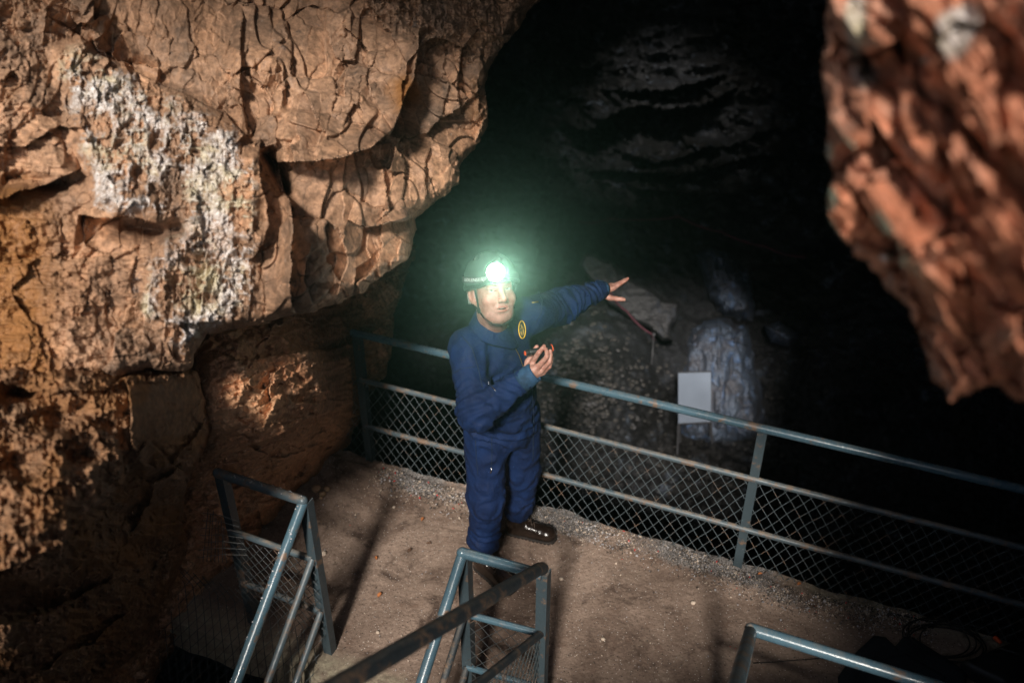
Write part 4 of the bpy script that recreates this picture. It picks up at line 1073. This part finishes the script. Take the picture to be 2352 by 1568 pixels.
# --- collar: a folded sheet round the neck
def collar():
    n = 40; v = []; f = []; c = Vector((-.080, 3.450, 1.53)); rows = [(.066, .058), (.070, .078), (.080, .070), (.098, .028), (.118, -.018)]
    for i in range(n):
        t = i / (n - 1); an = rad(-68) + t * rad(316)      # starts at the front opening and runs round the back
        back = .5 - .5 * math.cos(2 * math.pi * t)
        dirv = (FV * math.cos(an + rad(20)) + LV * -math.sin(an + rad(20)))
        for r, h in rows:
            rr = r * (1.0 + .08 * back); hh = h - .055 * (1 - back) ** 2 * 1 + (.0 if h > .05 else -.012 * (1 - back))
            p = c + dirv * rr + ZV * (hh + .012 * back)
            p += Vector((float(vn(np.array(p.x * 20.), np.array(p.y * 20.), seed=5)) * .003,) * 3); v.append(p)
    m = len(rows)
    for i in range(n - 1):
        for k in range(m - 1): f.append((i * m + k, (i + 1) * m + k, (i + 1) * m + k + 1, i * m + k + 1))
    o = mesh_obj('collar', v, f, M['cloth'], cov, smooth=True)
    so = o.modifiers.new('thickness', 'SOLIDIFY'); so.thickness = .0045; su = o.modifiers.new('round', 'SUBSURF'); su.levels = su.render_levels = 1
collar()
# --- zip, seams, pocket zips, chest patch
seamline('zip', [(1172, 784), (1184, 800), (1192, 815), (1204, 848), (1212, 880)], .0022, M['brass'])
seamline('zip', [(1222, 880), (1226, 960), (1224, 1060)], .0026, M['cloth_dark'])
seamline('chest_pocket_zip', [(1121, 876), (1128, 886), (1138, 896)], .0028, M['steel'])
seamline('leg_pocket_zip', [(1129, 1000), (1130, 1040), (1128, 1082)], .0022, M['cloth_dark'])
seamline('zip_pull', [(1129, 1074), (1127, 1086)], .0042, M['steel'], n=2)
seamline('sleeve_zip', [(1222, 695), (1236, 693)], .0035, M['brass'], n=3)
seamline('seam', [(1060, 770), (1085, 800), (1100, 850), (1108, 890)], .0022, M['cloth_dark'])
seamline('seam', [(1040, 858), (1060, 846), (1090, 842)], .0018, M['cloth_dark'])
seamline('seam', [(1236, 668), (1246, 690), (1244, 715), (1232, 740)], .002, M['cloth_dark'])
seamline('seam', [(1092, 1010), (1094, 1050), (1098, 1090)], .0018, M['cloth_dark'])
def patch():
    c = hit(1198, 757, .003); e = empty('chest_patch', c); e.parent = cov; e.location = c - world_loc(cov)
    ex = (hit(1208, 757, .003) - hit(1188, 757, .003)).normalized(); vv = (hit(1199, 741, .003) - hit(1197, 772, .003)).normalized()
    up = (vv - ex * vv.dot(ex)).normalized(); nn = ex.cross(up); 
    if nn.y > 0: nn = -nn
    a_, b_ = .0235, .040
    ring = [c + ex * (a_ * math.cos(t)) + up * (b_ * math.sin(t)) + nn * .003 for t in [2 * math.pi * i / 36 for i in range(36)]]
    b = MB(); b.add([p - nn * .004 for p in ring] + [p + nn * 0 for p in ring], [tuple(range(36, 72))] + [(i, (i + 1) % 36, 36 + (i + 1) % 36, 36 + i) for i in range(36)]); b.build('ground', M['patch'], e)
    b = MB(); b.tube(ring, .0024, 6, closed=True); b.build('border', M['yellow'], e, smooth=True)
    b = MB()
    def pl(pts, r): b.tube([c + ex * (a_ * x_) + up * (b_ * y_) + nn * .0045 for x_, y_ in pts], r, 5)
    pl([(-.35, .55), (-.1, .35), (.15, .15), (.3, .25)], .0032); pl([(.2, .1), (.3, -.2), (.25, -.5)], .0028); pl([(-.1, .3), (-.45, .1), (-.3, .0)], .0018)
    for i in range(5): pl([(-.5 + .12 * i, -.1 - .1 * i), (-.3 + .14 * i, -.62 + .02 * i)], .0007)
    for i in range(4): pl([(-.45, -.2 - .12 * i), (.05, -.12 - .13 * i)], .0007)
    pl([(.62 * math.cos(t), .68 * math.sin(t)) for t in [rad(200 + 10 * i) for i in range(14)]], .0010)
    b.build('emblem', M['emblem'], e, smooth=True)
patch()
def band_at(name, a, b, r0, r1, mat, parent, n=20, thick=.004, wob=.002, tilt=0):
    """open sleeve / band between two points"""
    a, b = Vector(a), Vector(b); d = (b - a).normalized(); u = d.orthogonal().normalized(); w = d.cross(u); v = []; f = []; m = 6
    for i in range(m):
        t = i / (m - 1); c = a.lerp(b, t); r = r0 + (r1 - r0) * t
        for k in range(n):
            an = 2 * math.pi * k / n; v.append(c + (u * math.cos(an) + w * math.sin(an)) * (r + wob * math.sin(an * 5 + i * 1.9)))
    for i in range(m - 1):
        for k in range(n): f.append((i * n + k, i * n + (k + 1) % n, (i + 1) * n + (k + 1) % n, (i + 1) * n + k))
    o = mesh_obj(name, v, f, mat, parent, smooth=True); so = o.modifiers.new('thickness', 'SOLIDIFY'); so.thickness = thick; so.offset = 0
    return o
dR = (WrR - ElR).normalized(); dL = (WrL - ElL).normalized()
band_at('cuff', WrR - dR * .012, WrR + dR * .062, .050, .041, M['cuff'], cov, thick=.006)
band_at('cuff', WrL - dL * .02, WrL + dL * .05, .055, .049, M['cloth'], cov, thick=.006)
band_at('cuff', WrL + dL * .045, WrL + dL * .066, .050, .046, M['cuff'], cov, thick=.005)
tb = MB(); q = hit(1352, 688, .006, 4.55); tb.box(hit(1350, 690, .008, 4.55), Vector((.012, .008, .002)), Vector((-.004, .006, .024)), Vector((.003, -.004, .001))); tb.build('cuff_tab', M['cloth'], cov)
# watch
wa = WrL + dL * .080
band_at('watch_strap', wa - dL * .011, wa + dL * .011, .0365, .035, M['black'], man, thick=.004, wob=0)
b = MB(); wn = Vector((-.25, -.35, .9)).normalized(); wc = wa + wn * .037; t1 = dL; t2 = wn.cross(t1)
b.tube([wc - wn * .004, wc + wn * .006], .017, 16); wt = b.build('watch', M['steel'], man, smooth=True, sharp=40)
b = MB(); b.tube([wc + wn * .006, wc + wn * .0075], .0135, 16); b.build('dial', M['black'], wt)
# --- head frame
RX, UX, VX = Vector((1, 0, 0)), Vector((0, SP, CP)), Vector((0, -CP, SP))
Fh = (RX * .40 + UX * -.10 + VX * .90).normalized(); Uh = (RX * -.13 + UX * .98 + VX * .05); Uh = (Uh - Fh * Uh.dot(Fh)).normalized(); Lh = Fh.cross(Uh) * -1
Lh = Uh.cross(Fh) * -1
if Lh.x < 0: Lh = -Lh
HS = 1.10
HC = W(1130, 663, 3.84)
def H(x_, y_, z_): return HC + (Lh * x_ + Fh * y_ + Uh * z_) * HS
HR = np.array([Lh, Fh, Uh])
def to_world(V): return (np.asarray(V) @ HR) * HS + np.array(HC)
P, o = grid((-.115, -.135, -.23), (.115, .150, .16), .0027); s = SDF(P)
s.un(s.ell((0, -.012, .030), (.076, .096, .100)))
s.un(s.ell((0, .026, -.040), (.066, .068, .088)), .03)
s.un(s.cone((-.018, .054, -.092), (.018, .054, -.092), .028, .028), .025)         # jaw front
s.un(s.cone((0, .064, -.098), (0, .066, -.104), .021, .019), .012)
for k in (-1, 1):
    s.un(s.cone((k * .062, .0, -.050), (k * .034, .048, -.092), .017, .020), .025)
    s.un(s.ell((k * .044, .060, -.040), (.026, .024, .030)), .02)                    # cheeks
    s.un(s.cone((k * .012, .088, .022), (k * .045, .074, .020), .010, .009), .014)  # brow
s.un(s.ell((0, .040, -.108), (.050, .040, .022)), .02)                               # full under-chin
for k in (-1, 1):
    s.sub(s.ell((k * .033, .096, .001), (.021, .018, .012)), .012)
s.un(s.cone((0, .086, .008), (0, .110, -.034), .009, .0125), .012)
s.un(s.ell((0, .112, -.037), (.013, .011, .011)), .007)
for k in (-1, 1):
    s.un(s.ell((k * .0145, .102, -.040), (.0085, .011, .009)), .006)
    s.sub(s.ell((k * .0075, .111, -.0475), (.0035, .005, .004)), .003)
    s.sub(s.cone((k * .022, .100, -.040), (k * .034, .088, -.072), .0042, .0036), .006)   # smile folds
s.un(s.ell((0, .084, -.072), (.027, .014, .018)), .015)                              # muzzle
s.un(s.cone((-.020, .0890, -.0670), (.020, .0890, -.0670), .0040, .0040), .006)
s.un(s.cone((-.014, .0900, -.0805), (.014, .0900, -.0805), .0052, .0052), .006)
s.sub(s.ell((0, .097, -.0737), (.024, .013, .0040)), .002)
s.sub(s.cone((-.016, .094, -.094), (.016, .094, -.094), .003, .003), .010)
for k in (-1, 1):                                                                     # ears and lids
    s.un(s.ell((k * .083, -.012, -.018), (.011, .021, .034), [(1, k * .35, 0), (-k * .35, 1, .12), (0, -.12, 1)]), .006)
    s.sub(s.ell((k * .091, -.006, -.014), (.007, .012, .020)), .004)
    s.un(s.cone((k * .018, .086, -.0075), (k * .047, .076, -.007), .0045, .004), .004)
    s.un(s.cone((k * .018, .087, .0085), (k * .048, .077, .008), .0065, .0055), .004)
nb = (np.array(NK + Vector((0, .03, -.06))) - np.array(HC)) @ HR.T / HS
s.un(s.cone((0, -.028, -.06), tuple(nb), .058, .066), .03)
s.un(s.cone((0, .03, -.105), tuple(nb + np.array([0, .035, .03])), .034, .04), .03)
s.d = s.d - .0012 * fbm(s.x * 55, s.y * 55, s.z * 55, oct=3, seed=720)
Vh, Qh = surface_nets(s.d, o, .0027); Lc = Vh.copy(); VW = [to_world(Vh)]; QW = [Qh]; nv = len(Vh)
gs = lambda c, r: np.exp(-(((Lc - np.array(c)) / np.array(r)) ** 2).sum(1))
redh = 1.4 * gs((0, .1, -.066), (.019, .02, .0045)) + 1.3 * gs((0, .1, -.082), (.017, .02, .0055)) + .5 * gs((0, .115, -.036), (.016, .02, .016)) + .35 * (gs((.05, .07, -.04), (.022, .04, .022)) + gs((-.05, .07, -.04), (.022, .04, .022))) + .5 * (gs((.09, 0, -.02), (.02, .04, .03)) + gs((-.09, 0, -.02), (.02, .04, .03)))
stub = .5 * gs((0, .07, -.10), (.06, .06, .035)) * (1 - np.clip(redh, 0, 1))
# --- hands
def hand(pts, h, bake, seed):
    """pts: list of (chain of world points, radii); first is the palm"""
    A = np.array([p for ch, _ in pts for p in ch]); lo = A.min(0) - .03; hi = A.max(0) + .03
    P, o = grid(lo, hi, h); s = SDF(P)
    for ch, rr in pts[:bake]: s.k0 = .010; s.chain(ch, rr, .012)
    for ch, rr in pts[bake:]: 
        q = SDF(P); q.k0 = 0; q.chain(ch, rr, .0025); s.un(q.d, .0045)
    s.d = s.d - .0007 * fbm(s.x * 90, s.y * 90, s.z * 90, oct=3, seed=seed)
    return surface_nets(s.d, o, h)
pR = [WrR + dR * .03, W(1219, 848, 3.86)]
handR = [([WrR - dR * .08, WrR + dR * .02, W(1213, 856, 3.86)], [.034, .026, .026]),
         ([W(1213, 856, 3.855), W(1224, 832, 3.865)], [.022, .014]), ([W(1216, 856, 3.85), W(1235, 842, 3.84)], [.024, .015]), ([W(1219, 860, 3.86), W(1243, 851, 3.855)], [.022, .014]),
         ([W(1222, 862, 3.87), W(1247, 855, 3.875)], [.02, .013]), ([W(1211, 848, 3.875), W(1212, 830, 3.895)], [.018, .014]),
         ([W(1224, 830, 3.86), W(1238, 809, 3.815), W(1247, 799, 3.820), W(1250, 795, 3.828)], [.0125, .0105, .0090, .0085]),
         ([W(1236, 842, 3.84), W(1256, 819, 3.805), W(1256, 808, 3.812), W(1254, 802, 3.822)], [.0130, .0105, .0092, .0085]),
         ([W(1244, 850, 3.855), W(1262, 831, 3.825), W(1265, 815, 3.825), W(1264, 806, 3.83)], [.0122, .0100, .0088, .008]),
         ([W(1247, 855, 3.875), W(1262, 842, 3.85), W(1266, 829, 3.845), W(1267, 820, 3.85)], [.0112, .0090, .0080, .0072]),
         ([W(1212, 832, 3.89), W(1222, 812, 3.885), W(1231, 800, 3.872), W(1233, 796, 3.870)], [.0135, .0115, .0100, .009])]
V1, Q1 = hand(handR, .0022, 6, 730)
handL = [([WrL - dL * .06, WrL + dL * .07, W(1388, 672, 4.66)], [.036, .028, .026]),
         ([W(1386, 669, 4.66), W(1409, 662, 4.68)], [.022, .014]), ([W(1386, 667, 4.67), W(1407, 657, 4.70)], [.022, .014]), ([W(1386, 666, 4.69), W(1404, 655, 4.725)], [.022, .013]),
         ([W(1386, 668, 4.70), W(1402, 658, 4.745)], [.02, .012]), ([W(1386, 676, 4.65), W(1400, 684, 4.645)], [.02, .015]),
         ([W(1409, 662, 4.68), W(1424, 652, 4.70), W(1434, 646, 4.712), W(1441, 641, 4.72)], [.0125, .0105, .0095, .008]),
         ([W(1407, 657, 4.70), W(1423, 650, 4.725), W(1434, 644, 4.745), W(1442, 640, 4.755)], [.0125, .0105, .0095, .008]),
         ([W(1404, 656, 4.725), W(1419, 652, 4.755), W(1429, 650, 4.775), W(1437, 648, 4.79)], [.0120, .0100, .009, .0078]),
         ([W(1402, 660, 4.745), W(1414, 658, 4.78), W(1422, 656, 4.80), W(1428, 655, 4.81)], [.0110, .009, .008, .007]),
         ([W(1400, 684, 4.645), W(1416, 686, 4.63), W(1427, 687, 4.625), W(1433, 688, 4.625)], [.0150, .0125, .0115, .010])]
V2, Q2 = hand(handL, .0024, 6, 740)
# --- torso and legs inside the clothes
P, o = grid((-.42, 3.05, .06), (.42, 4.05, 1.62), .016); s = SDF(P); s.k0 = .03
s.un(s.ell((-.075, 3.475, 1.31), (.150, .090, .19), BR)); s.un(s.ell((-.035, 3.53, .98), (.130, .10, .20), BR), .06)
s.chain([ShR, ElR, WrR], [.052, .042, .030], .03); s.chain([ShL, ElL, WrL], [.052, .042, .030], .03)
s.chain([HipR, KnR, AnR], [.080, .056, .038], .03); s.chain([HipL, KnL, AnL], [.080, .056, .038], .03)
s.un(s.cone(NK - Vector((0, -.02, .1)), NK, .06, .055), .04)
V3, Q3 = surface_nets(s.d, o, .016)
Vs, Qs, off = [], [], 0
for v_, q_ in ((VW[0], QW[0]), (V1, Q1), (V2, Q2), (V3, Q3)): Vs.append(v_); Qs.append(q_ + off); off += len(v_)
Vb = np.concatenate(Vs); body = mesh_obj('body', Vb, np.concatenate(Qs), M['skin'], man, smooth=True)
sm = body.modifiers.new('smooth', 'SMOOTH'); sm.factor = .4; sm.iterations = 1
red = np.zeros(len(Vb)); red[:nv] = redh
for (ch, rr) in handR[6:] + handL[6:]:
    for p in (ch[1], ch[-1]): red += .35 * np.exp(-((Vb - np.array(p)) ** 2).sum(1) / .012 ** 2)
for an, a in (('red', red), ('stubble', np.r_[stub, np.zeros(len(Vb) - nv)])):
    at = body.data.attributes.new(an, 'FLOAT', 'POINT'); at.data.foreach_set('value', np.clip(a, 0, 1).astype(np.float32))
def hm(b, name, mat, parent=man, smooth=True):
    """a mesh drawn in head coordinates"""
    return mesh_obj(name, to_world(np.array(b.v)), b.f, mat, parent, smooth=smooth)
gaze = (CAMP - HC).normalized(); gl = Vector((gaze.dot(Lh), gaze.dot(Fh), gaze.dot(Uh)))
for k in (-1, 1):
    ec = Vector((k * .033, .0735, .001)); b = MB(); b.ball(ec, .0125, 12, 16); e = hm(b, 'eye', M['eye_white'])
    b = MB(); b.ball(ec + gl * .0068, .0068, 8, 12); hm(b, 'iris', M['iris'], e); b = MB(); b.ball(ec + gl * .0112, .0032, 6, 10); hm(b, 'pupil', M['pupil'], e)
    b = MB(); b.tube([(k * .014, .0955, .020), (k * .026, .0935, .0245), (k * .040, .084, .024), (k * .050, .073, .019)], [.0022, .0035, .0032, .0016], 7); hm(b, 'eyebrow', M['brow'])
b = MB(); b.ball((0, .086, -.0735), 1, 8, 12, (.0165, .006, .0038)); hm(b, 'mouth', M['mouth'])
b = MB(); b.ball((0, .0875, -.0715), 1, 6, 12, (.0115, .005, .0014)); hm(b, 'teeth', M['teeth'])
# hair shows under the helmet above and behind the ears
rs = random.Random(4)
for k in (-1, 1):
    b = MB()
    for i in range(170):
        t = rs.random(); a_ = (k * (.0765 - .004 * t), .022 - .085 * t, .010 - rs.random() * .045 * (1 - .3 * abs(t - .5)))
        if -.034 < a_[1] < .008 and a_[2] < .004: continue
        c_ = Vector(a_); b.tube([c_, c_ + Vector((k * .003, -.004, -.012))], [.0016, .0006], 4)
    for i in range(90): c_ = Vector((k * (.030 + .045 * rs.random()), -.088 + .02 * rs.random(), .0 - .05 * rs.random())); b.tube([c_, c_ + Vector((0, -.003, -.012))], [.0018, .0006], 4)
    hm(b, 'hair', M['hair'])
# --- helmet
P, o = grid((-.13, -.165, -.03), (.13, .16, .175), .0035); s = SDF(P)
s.un(s.ell((0, -.006, .030), (.103, .130, .118)))
rim = .012 + .10 * s.y * .22 + .9 * np.maximum(s.y - .03, 0) ** 2 * 3 - .012 * np.exp(-((s.y + .02) / .05) ** 2)
s.sub(s.z - rim, .006) if False else None
s.d = np.maximum(s.d, rim - s.z)
in_ = s.ell((0, -.006, .026), (.093, .120, .106)); s.d = np.maximum(s.d, -in_)
s.un(np.maximum(np.abs(s.ell((0, -.004, .028), (.105, .133, .118))) - .004, np.abs(s.z - rim - .006) - .005), .003)   # rolled rim
for yy, w_ in ((-.05, .010), (0, .010), (-.09, .009)):                                   # vent slots
    for k in (-1, 1): s.sub(s.ell((k * .055, yy, .120), (.009, .019, .022)), .003)
s.un(s.cone((0, -.10, .125), (0, .085, .118), .010, .008), .02)
Vq, Qq = surface_nets(s.d, o, .0035); helm = mesh_obj('helmet', to_world(Vq), Qq, M['helmet'], man, smooth=True)
def helm_pt(an, z, off=.004):
    k = math.sqrt(max(.02, 1 - ((z - .03) / .118) ** 2)); return Vector(((.104 + off) * k * math.sin(an), -.006 + (.131 + off) * k * math.cos(an), z))
b = MB(); A = [rad(-175 + 350 * i / 48) for i in range(49)]; v = []; f = []
for a_ in A:
    for z_ in (.036, .060): v += [helm_pt(a_, z_, .003), helm_pt(a_, z_, .006)]
for i in range(48):
    c_ = 4 * i; f += [(c_ + 1, c_ + 5, c_ + 7, c_ + 3), (c_, c_ + 2, c_ + 6, c_ + 4), (c_, c_ + 4, c_ + 5, c_ + 1), (c_ + 2, c_ + 3, c_ + 7, c_ + 6)]
b.add(v, f); hb_ = hm(b, 'lamp_band', M['strap'], helm, False)
# printed name on the band, laid along its curve
cu = bpy.data.curves.new('print', 'FONT'); cu.body = 'LEDLENSER'; cu.size = .018; cu.align_x = 'CENTER'; cu.extrude = .0003; cu.resolution_u = 2
to = bpy.data.objects.new('print', cu); COL.objects.link(to); me = bpy.data.meshes.new_from_object(to); bpy.data.objects.remove(to)
vv = [helm_pt(rad(-66) + q.co.x / .104 * 1.0, .042 + q.co.y, .0068 + q.co.z) for q in me.vertices]
mesh_obj('lettering', to_world(np.array(vv)), [tuple(p.vertices) for p in me.polygons], M['white_ink'], hb_)
b = MB()
for i in range(6): b.tube([helm_pt(rad(-40) + i * .035, .040 + .003 * i, .008), helm_pt(rad(-44) + i * .035, .058 - .0 * i, .008)], .0011, 5)
hm(b, 'ribs', M['white_ink'], hb_)
# lamp
b = MB(); lc = Vector((-.032, .116, .076)); ld = Vector((-.20, .95, -.06)).normalized()
b.tube([lc - ld * .012, lc + ld * .004, lc + ld * .022, lc + ld * .030], [.027, .038, .038, .036], 24); hl = hm(b, 'head_lamp', M['black'], helm)
hl.data.set_sharp_from_angle(angle=rad(40))
b = MB(); b.ball(lc + ld * .022, .035, 12, 24); hm(b, 'lamp_glass', M['lamp'], hl)
b = MB(); b.tube([lc + Vector((-.020, -.006, -.034)), lc + Vector((.020, -.006, -.034))], .008, 10); hm(b, 'hinge', M['black'], hl)
# chin strap with its side buckles
b = MB()
for k in (-1, 1):
    def rib(p1, p2, w_=.008):
        d_ = (p2 - p1).normalized(); sd = Vector((0, 1, 0)); sd = (sd - d_ * sd.dot(d_)).normalized() if abs(d_.y) < .9 else Vector((0, 0, 1))
        b.bar(p1, p2, w_ * 1.7, .0022, sd)
    J = Vector((k * .0745, .026, -.075))
    rib(Vector((k * .088, .036, .02)), Vector((k * .0800, .032, -.03))); rib(Vector((k * .0800, .032, -.03)), J)
    rib(Vector((k * .088, -.050, .015)), Vector((k * .080, -.030, -.045)), .006); rib(Vector((k * .080, -.030, -.045)), J, .006)
    cp_ = [J, Vector((k * .064, .046, -.104)), Vector((k * .040, .066, -.128)), Vector((0, .076, -.137))]
    for p1, p2 in zip(cp_, cp_[1:]): rib(p1, p2, .007)
    b.ball(J, .013, 6, 10, (.5, 1, 1))
hm(b, 'chin_strap', M['strap'], helm, False)
# --- boots
def boot(an, heel, toe, seed):
    heel, toe = Vector(heel), Vector(toe); d = (toe - heel); L = d.length; d.normalize(); sd = ZV.cross(d)
    R = [tuple(d), tuple(sd), (0, 0, 1)]
    pt = lambda a_, s_, z_: heel + d * (a_ * L) + sd * s_ + ZV * z_
    lo = np.minimum(np.array(heel), np.array(toe)) - .09; hi = np.maximum(np.array(heel), np.array(toe)) + .09; lo[2] = -.01; hi[2] = .30
    P, o = grid(lo, hi, .0042); s = SDF(P)
    s.un(s.cone(pt(.16, 0, .055), pt(.22, 0, .10), .043, .043)); s.k0 = .02
    s.chain([pt(.18, 0, .09), pt(.20, 0, .17), Vector((an[0], an[1], .25))], [.044, .048, .056], .02)
    s.un(s.cone(pt(.25, 0, .075), pt(.62, 0, .052), .047, .040), .03); s.un(s.ell(pt(.80, 0, .050), (.058, .047, .038), R), .025)
    s.un(s.cone(pt(.15, 0, .035), pt(.85, 0, .035), .040, .040), .015)
    s.d = np.maximum(s.d, .020 - s.z)
    for k in range(5):                                     # creases over the instep
        c_ = pt(.50 - .07 * k, 0, .10 + .012 * k); s.d += .0022 * np.exp(-(((s.x - c_[0]) * d.x + (s.y - c_[1]) * d.y + (s.z - c_[2]) * .7) / .004) ** 2) * (s.z > .06)
    s.d -= .0018 * fbm(s.x * 30, s.y * 30, s.z * 30, oct=3, seed=seed, ridged=True)
    s.d = np.maximum(s.d, s.z - .262)
    V, Q = surface_nets(s.d, o, .0042); bt = mesh_obj('boot', V, Q, M['leather'], man, smooth=True)
    s = SDF(P); s.un(s.cone(pt(.14, 0, .012), pt(.84, 0, .012), .046, .050)); s.un(s.cone(pt(.60, 0, .012), pt(.86, 0, .012), .050, .050), .01)
    s.d = np.maximum(np.maximum(s.d, s.z - .024), .004 - s.z)
    q = (s.x - heel.x) * d.x + (s.y - heel.y) * d.y; s.d = np.maximum(s.d, -(np.maximum(np.abs(np.mod(q, .022) - .011) - .004, s.z - .012)))
    V, Q = surface_nets(s.d, o, .0042); mesh_obj('sole', V, Q, M['sole'], bt)
    for k in range(6):
        b = MB(); a_ = .60 - .065 * k; z_ = .094 + .019 * k + .004 * k * k; hw = .021
        b.tube([pt(a_, -hw, z_ - .004), pt(a_ - .03, 0, z_ + .012), pt(a_ - .06, hw, z_ + .010)], .0024, 5); b.tube([pt(a_, hw, z_ - .004), pt(a_ - .03, 0, z_ + .014), pt(a_ - .06, -hw, z_ + .010)], .0024, 5)
        b.build('lace', M['lace'], bt, smooth=True)
    for k in range(5):
        for sg in (-1, 1): b = MB(); b.ball(pt(.60 - .065 * k, sg * .023, .093 + .019 * k + .004 * k * k), .0032, 5, 7); b.build('eyelet', M['eyelet'], bt, smooth=True)
boot(AnR, (-.195, 3.468, 0), (.005, 3.262, 0), 750)
boot(AnL, (-.035, 3.730, 0), (.245, 3.648, 0), 751)
# --- the torch in his hand is a thing of its own
ta, tb_ = W(1206, 811, 3.822), W(1268, 799, 3.868); td = (tb_ - ta).normalized(); TL = (tb_ - ta).length
th = empty('torch', (ta + tb_) / 2, 'short black torch with an orange end button, held in the man\'s raised hand', 'torch')
tp = lambda f_: ta + td * (TL * f_)
b = MB(); b.tube([tp(0), tp(.03), tp(.14), tp(.16), tp(.18), tp(.66), tp(.68), tp(.72), tp(.74), tp(.80), tp(.81), tp(.86), tp(.87), tp(.97)], [.0125, .0140, .0140, .0120, .0135, .0130, .0150, .0150, .0135, .0135, .0155, .0155, .0150, .0165], 20)
b.build('barrel', M['black'], th, smooth=True, sharp=35)
b = MB(); b.tube([tp(-.012), tp(.01)], .0098, 18); b.build('end_button', M['orange'], th, smooth=True, sharp=40)
for f_, r_ in ((.0, .0134), (.17, .0142), (.67, .0156), (.83, .0160)):
    b = MB(); b.tube([tp(f_), tp(f_ + .018)], r_, 20); b.build('steel_ring', M['steel'], th, smooth=True, sharp=40)
b = MB(); b.tube([tp(.965), tp(.985)], .0172, 20); b.build('bezel', M['orange'], th, smooth=True, sharp=40)
# the lit lamp throws its beam forward
lp = Vector(to_world(np.array([lc + ld * .055]))[0]); lf = (CAMP - lp).normalized()
sp = bpy.data.lights.new('head_lamp_beam', 'SPOT'); sp.energy = LAMP; sp.color = (.56, 1, .74); sp.spot_size = rad(27); sp.spot_blend = .6; sp.shadow_soft_size = .022
spo = bpy.data.objects.new('head_lamp_beam', sp); COL.objects.link(spo); spo.location = lp; spo.rotation_euler = lf.to_track_quat('-Z', 'Y').to_euler()
# ------------------------------------------------------------------ daylight through the cave mouth
SD = Vector((.17, 1, -.78)).normalized()
sun = bpy.data.lights.new('sun', 'SUN'); sun.energy = SUN_E; sun.angle = rad(SUN_A); sun.color = (1, .93, .84)
so = bpy.data.objects.new('sun', sun); COL.objects.link(so); so.rotation_euler = SD.to_track_quat('-Z', 'Y').to_euler()
w = bpy.data.worlds.new('World'); scene.world = w; w.use_nodes = True
nt = w.node_tree; bg = nt.nodes['Background']; sk = nt.nodes.new('ShaderNodeTexSky'); sk.sky_type = 'NISHITA'; sk.sun_disc = False
sk.sun_elevation = math.asin(-SD.z); sk.sun_rotation = math.atan2(-SD.x, -SD.y)
nt.links.new(sk.outputs[0], bg.inputs[0]); bg.inputs[1].default_value = SKY_S
scene.view_settings.view_transform = 'Standard'; scene.view_settings.look = 'None'; scene.view_settings.gamma = 1; scene.view_settings.exposure = EXPO
scene.render.engine = 'CYCLES'; cy = scene.cycles
cy.use_denoising = True; cy.max_bounces = 5; cy.diffuse_bounces = 3; cy.glossy_bounces = 3; cy.transmission_bounces = 2; cy.volume_bounces = 0
cy.sample_clamp_indirect = 4; cy.sample_clamp_direct = 0
# ------------------------------------------------------------------ the damp air of the cave
if HAZE:
    b = MB(); b.box((.5, 6.5, 2.5), (9.5, 0, 0), (0, 10, 0), (0, 0, 8.5)); hz = mesh_obj('haze', b.v, b.f)
    m = bpy.data.materials.new('cave_air'); m.use_nodes = True; t = m.node_tree; t.nodes.remove(t.nodes['Principled BSDF'])
    pv = t.nodes.new('ShaderNodeVolumePrincipled'); pv.inputs['Color'].default_value = (.85, .95, .9, 1); pv.inputs['Density'].default_value = HAZE_D; pv.inputs['Anisotropy'].default_value = HAZE_G
    t.links.new(pv.outputs[0], t.nodes['Material Output'].inputs['Volume']); hz.data.materials.append(m); tag(hz, kind='stuff')
